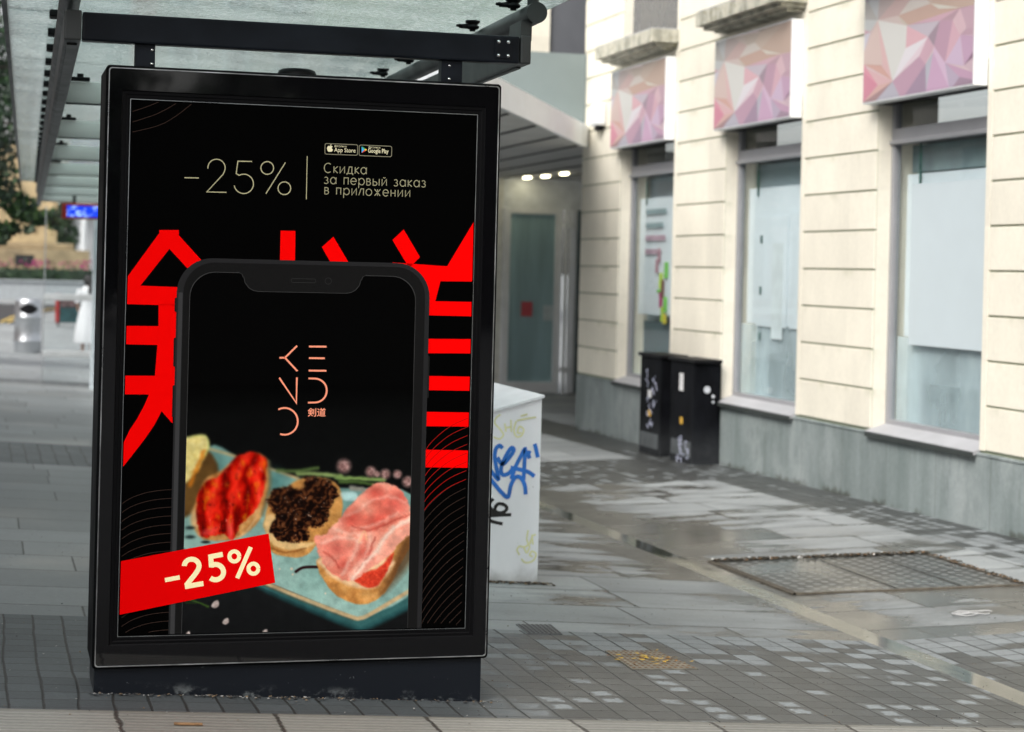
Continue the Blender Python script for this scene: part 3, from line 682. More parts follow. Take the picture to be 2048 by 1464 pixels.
s=B(); ringmesh(s,R_(.012,.010),PR(.034),YP-.006); s.build('glass_surround',M_blackglass,ad)
s=B(); shellmesh(s,[(PR(.034),YP-.006),(PR(.030),YP-.003),(PR(.022),YP-.003),(PR(.018),YP-.001),(PR(.010),YP-.001),(PR(.006),YP+.002)])
s.build('inner_rebate',plain('rebate black',(.002,.002,.0025),.5,spec=.08),ad)
s=B(); shellmesh(s,[(PR(.0062),YP+.002),(PR(.0062),YP-.0015),(PR(.0040),YP-.0015),(PR(.0038),YP+.002)])
s.build('poster_edge_strip',plain('edge strip',(.36,.38,.39),.3,1),ad)
# foot plinth and top details
s=B(); fx0,fx1=.372,1.706
s.add([(fx0,YP+.012,gz(fx0,YP)-.04),(fx1,YP+.012,gz(fx1,YP)-.04),(fx1,YP+.29,gz(fx1,YP)-.04),(fx0,YP+.29,gz(fx0,YP)-.04),(fx0,YP+.012,AZ0+.01),(fx1,YP+.012,AZ0+.01),(fx1,YP+.29,AZ0+.01),(fx0,YP+.29,AZ0+.01)],[(0,3,2,1),(0,1,5,4),(1,2,6,5),(2,3,7,6),(3,0,4,7),(4,5,6,7)])
M_foot=N('scuffed foot',.5,(.012,.014,.018),spec=.2); n=M_foot.noise(9,6,st=(1,1,1.4),rough=.7); x_,y_,z_=M_foot.xyz(); gl_=M_foot.M('ADD',z_,M_foot.M('MULTIPLY',x_,.055)); 
d1=M_foot.M('MULTIPLY',M_foot.ss(gl_,.075,.02),M_foot.ss(n,.5,.66)); d2=M_foot.M('MULTIPLY',M_foot.ss(M_foot.noise(45,3),.70,.74),.5)
M_foot.col(M_foot.mix(M_foot.M('MAXIMUM',d1,d2,clamp=True),(.006,.008,.012,1),(.16,.175,.18,1))); M_foot.rough(.42); M_foot=M_foot.m
s.build('foot',M_foot,ad)
s=B(); s.lathe((1.023,YP+.14,2.107),[(.0,.03),(.05,.03),(.064,.024),(.068,.012),(.068,0)][::-1],28); s.build('aerial_dome',M_black,ad)
for (a_,b_) in ((.458,.524),(1.513,1.588)):
    s=B(); s.box((a_,YP+.02,2.105),(b_,YP+.07,2.184),bev=.002); br=s.build('hanger_bracket',M_darkmetal,ad)
    bx=b_-.011 if a_<1 else a_+.028
    for z in (2.118,2.165):
        q=B(); q.lathe((0,0,0),[(0,.004),(.004,.0035),(.006,0)],10); q.v=[(bx+v[0],YP+.0195-v[2],z+v[1]) for v in q.v]; q.build('bolt',M_bolt,br)
# --------------------------------------------------------------- the poster
pb_=B(); pb_.poly([(px0,YP,pz0),(px1,YP,pz0),(px1,YP,pz1),(px0,YP,pz1)]); 
poster=pb_.build('poster',mat_print('poster black',(2,2,2),0.),ad)
def PT(x,y): p=onY(x,y,YP); return (min(px1,max(px0,p.x)),min(pz1,max(pz0,p.z)))
LY=[YP-.0003]
def lay(): LY[0]-=.0003; return LY[0]
def polys(name,mat,plist,y=None,clip=True):
    y=y or lay(); s=B()
    for P in plist: s.poly([(p[0],y,p[1]) for p in P])
    # triangulate concave outlines
    me=s
    o=me.build(name,mat,poster); bm=bmesh.new(); bm.from_mesh(o.data); bmesh.ops.triangulate(bm,faces=bm.faces[:],ngon_method='EAR_CLIP'); bm.to_mesh(o.data); bm.free(); return o
def zA(x,y): return PT(220+x/2.762,430+y/2.762)
# thin contour arcs
CB=mat_print('contour brown',(44,33,29)); y=lay()
for st_ in ([(265,223),(292,214),(317,204)],[(265,244),(308,230),(335,217),(352,207)],[(265,264),(317,251),(352,232),(383,208)]):
    s=B(); ribbon(s,[PT(*p) for p in smooth(st_,5)],.0024,y); s.build('contour_line',CB,poster)
arcR=[(845,912),(858,890),(880,868),(905,850),(936,836)]
for k in range(25):
    dy=k*17.5; pts=[(px_-(k*0.6),py_+dy*(1+.0)-max(0,k-6)*(936-px_)*-.012*3) for px_,py_ in arcR]
    pts=[p for p in smooth(pts,5) if p[1]<1252 and p[0]>838]
    if len(pts)>1: s=B(); ribbon(s,[PT(*p) for p in pts],.0022,y); s.build('contour_line',CB,poster)
for k in range(17):
    dy=k*17.5; pts=[(243,1008+dy),(262,996+dy),(290,986+dy),(318,981+dy),(345,979+dy)]
    pts=[p for p in smooth(pts,4) if p[1]<1266-(p[0]-243)*.026]
    if len(pts)>1: s=B(); ribbon(s,[PT(*p) for p in pts],.0022,y); s.build('contour_line',CB,poster)
RED=mat_print('print red',(236,2,2),.05)
K=[[(272,83),(380,83),(380,112),(560,310),(470,340),(328,187),(168,390),(400,399),(400,500),(268,497),(88,492),(92,338),(272,100)],
[(268,494),(420,494),(420,889),(248,889),(262,716),(268,612)],[(84,612),(269,614),(263,718),(80,714)],[(76,887),(420,889),(420,993),(74,990)],
[(215,991),(345,991),(345,1150),(335,1140),(285,1083),(245,1160),(190,1240),(120,1330),(60,1390),(60,1255),(110,1185),(150,1125),(190,1050)],
[(942,86),(1024,88),(1021,290),(938,290)],[(1170,177),(1234,120),(1340,300),(1240,300)],[(1560,138),(1622,80),(1712,232),(1660,285),(1645,280)],
[(1560,262),(1862,283),(2010,40),(2010,368),(1825,366),(1797,476),(2010,480),(2010,560),(1700,553),(1600,300)],
[(1700,683),(2010,686),(2010,765),(1700,763)],[(1700,888),(2010,893),(2010,971),(1700,967)],[(1700,1086),(2010,1091),(2010,1169),(1700,1166)],[(1700,1295),(2010,1301),(2010,1396),(1700,1393)]]
def clipx(P):  # slide points that leave the sheet back onto its edge
    return [zA(*p) for p in P]
_y=lay()
for nm_,ks in (('red_character_left',(0,1,2,3,4)),('red_stroke_upright',(5,)),('red_stroke_slanted',(6,)),('red_character_right',(7,8)),('red_bar',(9,)),('red_bar',(10,)),('red_bar',(11,)),('red_bar',(12,))):
    polys(nm_.replace('_left','').replace('_right',''),RED,[clipx(K[k]) for k in ks],_y)
# arcs over the red on the right
s=B(); y=lay()
for k in range(0,8):
    pts=[p for p in smooth([(px_-(k*0.6),py_+k*17.5) for px_,py_ in arcR],5) if p[0]>838]
    ribbon(s,[PT(*p) for p in pts],.0016,y)
s.build('faint_lines',mat_print('faint line',(150,12,10)),poster)
# headline
CREAM=mat_print('headline cream',(158,153,122))
def zH(x,y): return PT(340+x/3.303,220+y/3.303)
def arc(cx_,cy_,r,a0,a1,n_=16,ry=None): return [(cx_+r*math.cos(R(a0+(a1-a0)*k/n_)),cy_+(ry or r)*math.sin(R(a0+(a1-a0)*k/n_))) for k in range(n_+1)]
s=B(); y=lay(); W_=.0033
for st_ in ([(95,447),(190,449)],arc(307,382,57,175,385,20)+[(350,425),(243,541),(373,544)],[(541,340),(448,338),(437,420)]+arc(487,488,64,-118,170,24),arc(642,383,42,0,360,24),arc(755,517,42,0,360,24),[(762,347),(633,553)]):
    ribbon(s,[zH(*p) for p in st_],W_,y)
ribbon(s,[zH(906,305),zH(900,590)],.0026,y); s.build('headline_figures',CREAM,poster)
# stroke alphabet, x-height 1, capitals 1.45
def o_(w_=.9): return arc(w_/2,.5,w_/2,0,360,16,.5)
GL={'С':(1.25,[arc(.62,.72,.6,-50,-310,18,.72)]),'к':(.75,[[(.08,0),(.08,1)],[(.65,1),(.1,.5),(.68,0)]]),'и':(.95,[[(.1,1),(.1,0),(.8,1),(.8,0)]]),
'й':(.95,[[(.1,1),(.1,0),(.8,1),(.8,0)],arc(.45,1.35,.17,200,340,5)]),'д':(1.05,[[(.05,-.22),(.05,0),(.95,0),(.95,-.22)],[(.2,0),(.38,1),(.8,1),(.8,0)]]),
'а':(1.05,[arc(.46,.5,.42,0,360,16,.5),[(.9,1),(.9,0)]]),'з':(.75,[arc(.3,.76,.27,150,-90,8,.24)+arc(.3,.26,.32,90,-150,9,.26)]),
'п':(.9,[[(.1,0),(.1,1),(.75,1),(.75,0)]]),'е':(1.0,[[(.05,.5),(.9,.5)]+arc(.48,.5,.43,0,320,16,.5)[1:]]),'р':(1.05,[[(.1,1),(.1,-.5)],arc(.54,.5,.43,0,360,16,.5)]),
'в':(.8,[[(.1,0),(.1,1),(.4,1)]+arc(.4,.77,.22,90,-90,6,.23)+[(.1,.54)],[(.4,.54)]+arc(.42,.27,.27,90,-90,6,.27)+[(.1,0)]]),
'ы':(1.2,[[(.1,1),(.1,0),(.4,0)]+arc(.42,.28,.28,-90,90,6,.28)+[(.1,.56)],[(1.05,1),(1.05,0)]]),'л':(.9,[[(.03,0),(.35,1),(.75,1),(.75,0)]]),
'о':(1.05,[arc(.47,.5,.45,0,360,16,.5)]),'ж':(1.15,[[(.55,0),(.55,1)],[(.1,1),(.55,.5),(.1,0)],[(1.,1),(.55,.5),(1.,0)]]),'н':(.9,[[(.1,0),(.1,1)],[(.75,0),(.75,1)],[(.1,.5),(.75,.5)]]),' ':(.6,[])}
def text(s,str_,x,z,h,w_,y,sp=.16):
    tot=0
    for ch in str_:
        a,st_=GL[ch]
        for l_ in st_: ribbon(s,[(x+p[0]*h,z+p[1]*h) for p in l_],w_,y)
        x+=(a+sp)*h
    return x
def fit(s,str_,A,Bx,base,y,w_=.0026,hz=None):
    x0,z0=zH(*A); x1,_=zH(Bx,A[1]); tot=sum(GL[c][0]+.16 for c in str_)-.16; h=(x1-x0)/tot
    h0=hz or h; sp=((x1-x0)/h0-sum(GL[c][0] for c in str_))/(len(str_)-1); text(s,str_,x0,z0,h0,w_,y,sp)
s=B(); y=lay(); HZ=.0225
fit(s,'Скидка',(1017,413),1303,0,y,hz=HZ); fit(s,'за первый заказ',(1017,486),1692,0,y,hz=HZ); fit(s,'в приложении',(1017,555),1590,0,y,hz=HZ)
s.build('headline_text',mat_print('text cream',(140,136,110)),poster)
# store badges
PALE=mat_print('badge cream',(205,198,165)); s=B(); y=lay(); 
for (a_,b_,c_,d_) in ((1022,221,1238,291),(1248,231,1463,301)):
    p0=zH(a_,b_+70); p1=zH(c_,d_-70+1); x0,z0=zH(a_,b_+70)[0],zH(a_,b_+70)[1]; x1=zH(c_,d_)[0]; z1=zH(a_,b_)[1]
    ribbon(s,rr(x0,z0,x1,z1,.006,5),.0022,y,closed=True)
s.build('badge_outline',mat_print('badge line',(120,116,98)),poster)
def ftext(name,str_,x,z,h,mat,y,wmax=None,bold=0):
    c=bpy.data.curves.new(name,'FONT'); c.body=str_; c.size=h; c.resolution_u=3; c.offset=bold
    o=bpy.data.objects.new('tmp',c); C.objects.link(o); bpy.context.view_layer.update()
    dg=bpy.context.evaluated_depsgraph_get(); me=bpy.data.meshes.new_from_object(o.evaluated_get(dg)); bpy.data.objects.remove(o); bpy.data.curves.remove(c)
    xs_=[v.co.x for v in me.vertices]; w0=max(xs_)-min(xs_); k=(wmax/w0 if wmax else 1); mn=min(xs_)
    for v in me.vertices: v.co=Vector((x+(v.co.x-mn)*k,y,z+v.co.y))
    me.materials.append(mat); o=bpy.data.objects.new(name,me); C.objects.link(o); o.parent=poster; o.location=-worldloc(poster); return o
y=lay(); a_=zH(1084,276); w1=zH(1224,276)[0]-a_[0]; ftext('badge_text','App Store',a_[0],a_[1],.021,PALE,y,w1)
a_=zH(1084,243); ftext('badge_small_text','Доступно в',a_[0],a_[1],.0085,PALE,y,zH(1165,243)[0]-a_[0])
a_=zH(1307,281); w1=zH(1443,281)[0]-a_[0]; ftext('badge_text','Google Play',a_[0],a_[1],.021,PALE,y,w1,.0003)
a_=zH(1310,251); ftext('badge_small_text','Доступно в',a_[0],a_[1],.0085,PALE,y,zH(1388,251)[0]-a_[0])
ap=[(1057,240),(1048,237),(1040,242),(1036,254),(1040,268),(1048,277),(1056,275),(1064,277),(1072,270),(1076,262),(1069,257),(1068,248),(1074,242),(1066,237)]
polys('apple_emblem',PALE,[[zH(*p) for p in ap],[zH(*p) for p in ((1057,236),(1058,230),(1066,226),(1065,233))]],y)
polys('play_emblem_blue',mat_print('play blue',(60,150,205)),[[zH(*p) for p in ((1265,243),(1283,263),(1265,283))]],y)
polys('play_emblem_green',mat_print('play green',(70,160,90)),[[zH(*p) for p in ((1265,241),(1291,256),(1283,263))]],y)
polys('play_emblem_yellow',mat_print('play yellow',(215,170,60)),[[zH(*p) for p in ((1291,256),(1301,263),(1291,270),(1283,263))]],y)
polys('play_emblem_red',mat_print('play red',(200,70,60)),[[zH(*p) for p in ((1265,285),(1283,263),(1291,270))]],y)
# --------------------------------------------------------------- phone picture
def Lx(a,b): return lambda yy:a[0]+(yy-a[1])*(b[0]-a[0])/(b[1]-a[1])
xa=PT(351,760)[0]; xb=PT(855,700)[0]; zt_=PT(600,521)[1]; xa=(PT(351,700)[0]+PT(336,1268)[0])/2; xb=(PT(855.5,700)[0]+PT(843,1256)[0])/2
def cap(x0,x1,z1,r,z0=pz0,seg=10):
    out=[(x0,z0),(x1,z0)]
    for (cx_,a0) in ((x1-r,0),(x0+r,90)):
        for k in range(seg+1):
            t_=R(a0+90*k/seg); out.append((cx_+r*math.cos(t_),z1-r+r*math.sin(t_)))
    return out
r0=.118
btn=[]
for (z0,z1,xx,s_) in ((1.285,1.335,xa,-1),(1.10,1.20,xa,-1),(.93,1.04,xa,-1),(1.00,1.15,xb,1)):
    btn.append([(xx-.001*s_,z0),(xx-.001*s_,z1),(xx+.006*s_,z1-.003),(xx+.006*s_,z0+.003)])
polys('phone_buttons',mat_print('phone button',(24,24,24)),btn)
polys('phone_rim',mat_print('phone rim',(33,33,34)),[cap(xa,xb,zt_,r0)])
# lit left rim
y=lay(); s=B(); s.poly([(xa+.006,y,pz0),(xa+.020,y,pz0),(xa+.020,y,zt_-r0),(xa+.006,y,zt_-r0)]); s.build('rim_highlight',mat_print('rim light',(52,52,53)),poster)
polys('phone_bezel',mat_print('phone bezel',(20,20,20)),[cap(xa+.022,xb-.016,zt_-.014,r0-.014)])
sxa=(PT(378,593)[0]+PT(366,1240)[0])/2; sxb=(PT(829,600)[0]+PT(815.5,1240)[0])/2; szt=PT(610,549)[1]; rs=.085
polys('screen_edge',mat_print('screen edge',(52,52,52)),[cap(sxa-.002,sxb+.002,szt+.002,rs)])
scr=cap(sxa,sxb,szt,rs)
polys('phone_screen',mat_print('screen black',(3,3,3)),[scr])
n0,n1=PT(488,547)[0],PT(721,555)[0]; nz=PT(600,584)[1]
def notch(g_): 
    nr=.05; o=[(n0-.02-g_,szt+.004),(n0-.006-g_,szt-.004-g_*.3),(n0-g_,szt-.018)]+[(n0+nr+(nr+g_)*math.cos(R(a)),nz+nr*1.0-g_+(nr)*math.sin(R(a))) for a in (180,205,230,250,270)]
    o+=[(n1-nr+(nr+g_)*math.cos(R(a)),nz+nr-g_+nr*math.sin(R(a))) for a in (270,290,310,335,360)]+[(n1+g_,szt-.018),(n1+.006+g_,szt-.004-g_*.3),(n1+.02+g_,szt+.004)]
    return o
polys('notch_edge',mat_print('notch edge',(50,50,50)),[notch(.002)]); polys('notch',mat_print('notch black',(20,20,20)),[notch(0)])
s=B(); y=lay(); p0,p1=PT(582,561),PT(631,563); ribbon(s,rr(p0[0],p0[1]-.006,p1[0],p0[1]+.007,.006,5),.0015,y,closed=True)
c0=PT(656,562); ribbon(s,[(c0[0]+.011*math.cos(R(k*24)),c0[1]+.011*math.sin(R(k*24))) for k in range(15)],.0015,y,closed=True); s.build('earpiece_and_lens',mat_print('earpiece',(42,42,42)),poster)
# logo on the screen
YF=lay()
SAL=mat_print('logo salmon',(222,138,110)); s=B(); y=lay()
for st_ in ([(1032,722),(965,788),(1034,862)],[(935,788),(966,788)],[(1098,726),(1194,727)],[(1098,790),(1185,791)],[(1096,859),(1194,860)],[(934,899),(1028,1038),(1031,897)],
  [(1095,902)]+arc(1130,969,66,-90,90,16)+[(1092,1036)],[(963+73*math.cos(R(a)),1139+74*math.sin(R(a))) for a in range(-118,122,12)]):
    ribbon(s,[zA(*p) for p in st_],.0062,y)
    s.build('logo_letter',SAL,poster); s=B()
a_=zA(1090,1108); o=ftext('logo_characters','剣道',a_[0],a_[1],.031,SAL,y,zA(1190,1108)[0]-a_[0],.0004)
# --------------------------------------------------------------- food photograph painted as vertex colours
def vnoise(x,y,sd,oct_=4):
    rng=np.random.RandomState(sd); tab=rng.rand(256,256); v=np.zeros_like(x); amp=1;tot=0
    for o in range(oct_):
        xx=x*2**o+o*17.3; yy=y*2**o+o*9.1; xi=np.floor(xx).astype(int); yi=np.floor(yy).astype(int); fx=xx-xi; fy=yy-yi; fx=fx*fx*(3-2*fx); fy=fy*fy*(3-2*fy)
        t=lambda a,b: tab[a%256,b%256]
        v+=amp*((t(xi,yi)*(1-fx)+t(xi+1,yi)*fx)*(1-fy)+(t(xi,yi+1)*(1-fx)+t(xi+1,yi+1)*fx)*fy); tot+=amp; amp*=.5
    return v/tot
GX,GY=400,430
u=np.linspace(0,1,GX); v=np.linspace(0,1,GY); U,V=np.meshgrid(u,v)
ztop=PT(600,770)[1]
WX=sxa+U*(sxb-sxa); WZ=ztop+(pz0-ztop)*V
# world -> traced picture coordinates
pr_=np.stack([WX-EYE.x,np.full_like(WX,YP-EYE.y),WZ-EYE.z],-1); zz=pr_@np.array(fw); aa=pr_@np.array(rt)/zz; bb=pr_@np.array(up)/zz
QX=PX+FPX*(aa*cr+bb*sr); QY=PY+FPX*(aa*sr-bb*cr)
X=(QX-340)*3.254; Y=(QY-840)*3.254
img=np.zeros((GY,GX,3)); 
def lerp(c,m): 
    global img
    c=np.array(c,float); c=c if c.ndim>1 else c[None,None,:]; img=img*(1-m[...,None])+c*m[...,None]
def sdpoly(x,y,P):
    P=np.array(P,float); d=np.full_like(x,1e9); ins=np.zeros(x.shape,bool)
    for i in range(len(P)):
        a=P[i]; b_=P[(i+1)%len(P)]; e=b_-a; wx=x-a[0]; wy=y-a[1]; t_=np.clip((wx*e[0]+wy*e[1])/(e@e+1e-9),0,1); d=np.minimum(d,np.hypot(wx-e[0]*t_,wy-e[1]*t_))
        cnd=(a[1]>y)!=(b_[1]>y); xi=(b_[0]-a[0])*(y-a[1])/(b_[1]-a[1]+1e-9)+a[0]; ins^=cnd&(x<xi)
    return np.where(ins,-d,d)
def pm(P,soft=6,jit=0,sd=1,sc_=40):
    x,y=X,Y
    if jit: x=x+jit*(vnoise(X/sc_,Y/sc_,sd)-.5)*2; y=y+jit*(vnoise(X/sc_+50,Y/sc_,sd+9)-.5)*2
    return np.clip(.5-sdpoly(x,y,smooth_closed(P))/soft/2,0,1)
def smooth_closed(P,n_=4):
    Q=[np.array(p,float) for p in P]; out=[]; m_=len(Q)
    for i in range(m_):
        p0,p1,p2,p3=Q[i-1],Q[i],Q[(i+1)%m_],Q[(i+2)%m_]
        for k in range(n_): t_=k/n_; out.append(.5*((2*p1)+(-p0+p2)*t_+(2*p0-5*p1+4*p2-p3)*t_*t_+(-p0+3*p1-3*p2+p3)*t_**3))
    return out
def sk(P,w_,soft=5,jit=0,sd=3):
    x,y=X,Y
    if jit: x=x+jit*(vnoise(X/30,Y/30,sd)-.5)*2; y=y+jit*(vnoise(X/30+50,Y/30,sd+9)-.5)*2
    d=np.full_like(x,1e9); P=smooth(P,5)
    for a,b_ in zip(P,P[1:]):
        a=np.array(a);b_=np.array(b_); e=b_-a; wx=x-a[0]; wy=y-a[1]; t_=np.clip((wx*e[0]+wy*e[1])/(e@e+1e-9),0,1); d=np.minimum(d,np.hypot(wx-e[0]*t_,wy-e[1]*t_))
    return np.clip(.5-(d-w_/2)/soft/2,0,1)
def blob(cx_,cy_,rx,ry=None,soft=.35,ang=0):
    ry=ry or rx; c,s_=math.cos(ang),math.sin(ang); dx=X-cx_; dy=Y-cy_; q=np.hypot((dx*c+dy*s_)/rx,(-dx*s_+dy*c)/ry); return np.clip((1+soft-q)/(2*soft),0,1)
def ramp(t_,stops):
    t_=np.clip(t_,0,1); xs_=[s_[0] for s_ in stops]; return np.stack([np.interp(t_,xs_,[s_[1][k] for s_ in stops]) for k in range(3)],-1)
n1=vnoise(X/60,Y/60,5); n2=vnoise(X/14,Y/14,6); n3=vnoise(X/200,Y/200,7)
img[:]=ramp(np.clip((Y+230)/1630,0,1),[(0,(3,3,3)),(.14,(13,14,14)),(.4,(15,17,17)),(.8,(30,32,33)),(1,(24,25,26))])
# plate: underside, body, rim
lerp((62,104,104),pm([(560,1060),(700,1140),(1180,1345),(1280,1352),(1600,1190),(1600,1090),(1250,1230)],8)); lerp((40,80,82),pm([(560,1085),(700,1160),(1180,1362),(1290,1366),(1600,1210),(1600,1180),(1270,1335),(1180,1325),(700,1130)],10)*.7)
plate=[(240,175),(440,236),(640,308),(830,372),(1100,440),(1600,500),(1600,1075),(1290,1272),(1215,1282),(1120,1250),(600,1040),(300,920),(60,810),(60,560)]
lerp(ramp(n3*.6+np.clip((Y-200)/1500,0,.5),[(0,(86,124,122)),(.5,(128,164,157)),(1,(160,190,182))]),pm(plate,7))
lerp((196,172,135),sk([(600,1052),(900,1175),(1180,1280),(1235,1288),(1290,1268),(1440,1180),(1600,1085)],26,7)*(.75+.5*n1).clip(0,1)); lerp((110,85,60),sk([(600,1070),(900,1195),(1190,1300)],5,5)*.5)
lerp((205,170,120),sk([(230,180),(440,240),(640,312),(830,378)],15,7)*.9)
lerp((70,120,120),blob(300,330,90,110,.6)*.35+blob(690,420,70,90,.6)*.5)
# leaves and flowers
for P,w_,c_ in (([(700,325),(820,330),(960,312)],20,(96,118,70)),([(830,350),(960,350),(1110,365)],26,(140,160,105)),([(1080,375),(1230,380),(1390,388)],26,(130,155,95)),([(1100,400),(1230,405),(1330,420)],18,(85,110,60)),([(1180,440),(1250,450)],30,(150,150,140))): lerp(c_,sk(P,w_,9,6))
for (x,y_,r) in ((1130,298,44),(1305,335,34),(1400,350,32),(1478,352,28),(1545,400,34),(1345,350,20)): lerp(ramp(vnoise(X/16,Y/16,int(x)),[(0,(95,65,62)),(.5,(160,128,124)),(1,(215,185,180))]),blob(x,y_,r,None,.4))
# left bread
lerp((92,68,38),pm([(250,200),(318,330),(260,470),(150,600),(60,620),(60,380),(190,280)],10,8)); lerp((120,92,50),pm([(230,300),(290,330),(200,500),(100,600),(80,450)],18)*.5)
lerp(ramp(n2,[(0,(205,185,105)),(1,(240,232,180))]),pm([(60,110),(120,108),(230,98),(252,175),(205,270),(175,330),(60,420)],8,8)); lerp((205,215,130),sk([(110,112),(225,102),(250,175),(215,250)],9,6)*.8); lerp((212,130,38),sk([(222,200),(200,260),(165,330),(130,420)],26,10,14)*.8)
# toast with peppers
T1=[(140,630),(165,530),(225,390),(330,330),(430,245),(560,213),(632,262),(645,420),(605,600),(530,705),(400,778),(215,775),(150,690)]
lerp(ramp(n1,[(0,(125,85,45)),(.5,(190,140,85)),(1,(228,190,140))]),pm(T1,7,6)); lerp((110,110,85),sk([(640,270),(648,430),(600,610)],26,10)*.7); lerp((225,195,150),blob(165,640,32,60,.5)*.8+sk([(560,640),(480,740),(420,765)],16,6)*.6)
PP=[(170,570),(215,410),(320,360),(440,232),(545,210),(625,260),(612,420),(575,560),(450,690),(412,775),(380,765),(340,735),(230,762),(180,690)]
mk=pm(PP,6,14,4,30)
ang=.16; sx_=(X*math.cos(ang)+Y*math.sin(ang)); wv=np.sin(sx_/21+3.2*vnoise(X/70,Y/120,12)*2)*.5+.5; wv=wv*.65+vnoise(X/22,Y/50,13)*.35
lerp(ramp(wv,[(0,(78,6,4)),(.3,(158,14,6)),(.6,(208,34,18)),(.85,(232,62,42)),(1,(246,120,98))]),mk)
lerp((215,130,25),mk*np.clip((vnoise(X/28,Y/70,14)-.62)*6,0,1)*.7); lerp((60,8,6),mk*np.clip((vnoise(X/24,Y/24,15)-.66)*6,0,1)*.7); lerp((250,150,130),mk*np.clip((vnoise(X/13,Y/26,16)-.74)*12,0,1)*.7); lerp((225,90,90),blob(390,715,20,60,.5,-.1)*.7+blob(250,725,50,22,.5,-.3)*.6)
lerp((24,34,34),blob(130,700,30,9,.4)+blob(130,760,32,10,.4)+blob(230,793,28,8,.4))
# toast with dark onion
T2=[(608,690),(625,600),(655,470),(760,430),(880,372),(1045,388),(1112,470),(1115,630),(1050,735),(965,800),(890,878),(770,892),(655,850),(640,760)]
lerp(ramp(n1*.6+n2*.4,[(0,(130,88,48)),(.5,(196,146,86)),(1,(222,180,120))]),pm(T2,6,6)); lerp((228,200,150),pm([(612,690),(640,610),(700,640),(760,760),(880,800),(960,790),(860,840),(680,820)],9,10)*.8); lerp((120,70,30),sk([(645,830),(760,860),(880,835)],10,6,6)*.6)
DD=[(650,480),(740,432),(860,440),(872,368),(960,380),(1045,400),(1092,470),(1040,560),(1000,690),(900,700),(905,770),(840,795),(700,780),(650,700),(690,620),(640,560)]
mk=pm(DD,6,22,21,26); wx_=vnoise(X/50,Y/50,27)*60; r2=.5+.5*np.sin((X*.5+Y*.8+wx_*2.2)/9+vnoise(X/40,Y/40,28)*8); r2=r2*.4+(1-np.abs(vnoise(X/46,Y/30,22)*2-1))*.25+vnoise(X/15,Y/15,23)*.35
lerp(ramp(r2,[(0,(8,4,4)),(.45,(22,10,8)),(.62,(44,22,14)),(.78,(104,62,36)),(1,(150,104,70))]),mk); lerp((222,204,188),mk*np.clip((vnoise(X/17,Y/12,24)-.74)*12,0,1)); lerp((130,85,52),mk*np.clip((vnoise(X/30,Y/24,29)-.66)*6,0,1)*.6); lerp((40,15,18),sk([(818,985),(868,958),(968,955)],17,5))
lerp((215,205,185),blob(790,967,9)+blob(797,1003,7)+blob(1010,1127,6)+blob(712,968,6)); lerp((205,235,235),pm([(1110,470),(1205,470),(1215,520),(1130,520)],8)*.7)
# toast with ham
T3=[(968,900),(962,970),(1030,1085),(1120,1165),(1235,1198),(1340,1170),(1425,1080),(1500,930),(1570,800),(1600,640),(1400,700),(1100,850)]
lerp(ramp(n1*.7+n2*.3,[(0,(150,98,52)),(.5,(205,150,88)),(1,(230,185,125))]),pm(T3,6,5)); lerp((92,62,38),pm([(1600,640),(1500,800),(1440,960),(1370,1130),(1460,1060),(1600,860)],26)*.75)
lerp((232,200,165),pm([(985,900),(1000,970),(1080,1040),(1200,1085),(1310,1098),(1375,1050),(1440,900)],12,8)*.9)
lerp(ramp(n2,[(0,(185,50,35)),(1,(232,100,70))]),pm([(1190,1032),(1250,985),(1350,965),(1450,860),(1420,960),(1370,1055),(1300,1092)],7,8))
HH=[(1220,500),(1320,420),(1420,406),(1510,470),(1570,600),(1600,700),(1500,790),(1430,880),(1330,945),(1180,1045),(1090,1022),(1010,950),(975,890),(935,760),(1000,750),(1050,690),(1130,610)]
mk=pm(HH,6,12,31,30); sd_=vnoise(X/150,Y/110,32,2); fn=vnoise(X/26,Y/16,35,4)
lerp(ramp(sd_*.75+fn*.25,[(0,(206,110,94)),(.35,(228,144,124)),(.6,(240,172,152)),(1,(250,204,184))]),mk)
for q in ((1085,835,75,55,.3),(1265,875,60,50,.9),(1430,545,85,60,.4),(1345,650,80,40,-.3),(1180,640,60,45,-.6),(1500,500,50,60,.2),(1330,470,50,35,0),(1130,940,40,30,0)): lerp((190,66,58),mk*blob(q[0],q[1],q[2],q[3],.9,q[4])*.55)
for P,w_,a_ in (([(985,800),(1080,765),(1180,770),(1240,800)],16,.6),([(1250,560),(1330,515),(1450,500),(1530,540)],14,.45),([(1240,740),(1215,830),(1160,930),(1120,1000)],30,.5),([(1300,740),(1290,830),(1240,920),(1170,1010)],22,.45),([(1480,600),(1400,650),(1300,690),(1180,700)],12,.5),([(1130,620),(1210,600),(1260,560)],12,.4),([(1060,700),(1150,735),(1230,745)],10,.6)): lerp((250,214,198),mk*sk(P,w_,12,12,int(w_))*a_)
for P,w_ in (([(1185,690),(1300,715),(1420,670),(1555,615)],9),([(1000,860),(1060,900),(1100,960)],8),([(1330,760),(1290,880),(1210,985)],9)): lerp((168,62,54),mk*sk(P,w_,8,10,7)*.6)
lerp((246,224,208),mk*sk([(1600,625),(1520,665),(1450,705),(1390,775),(1345,850),(1270,925),(1185,1035)],26,12,10)*.85); lerp((226,160,142),mk*pm([(1600,700),(1500,720),(1420,790),(1370,870),(1290,950),(1200,1040),(1340,950),(1440,880),(1520,790)],14)*.7)
lerp((240,190,150),mk*sk([(1228,795),(1262,722),(1278,775)],9,6)*.8)
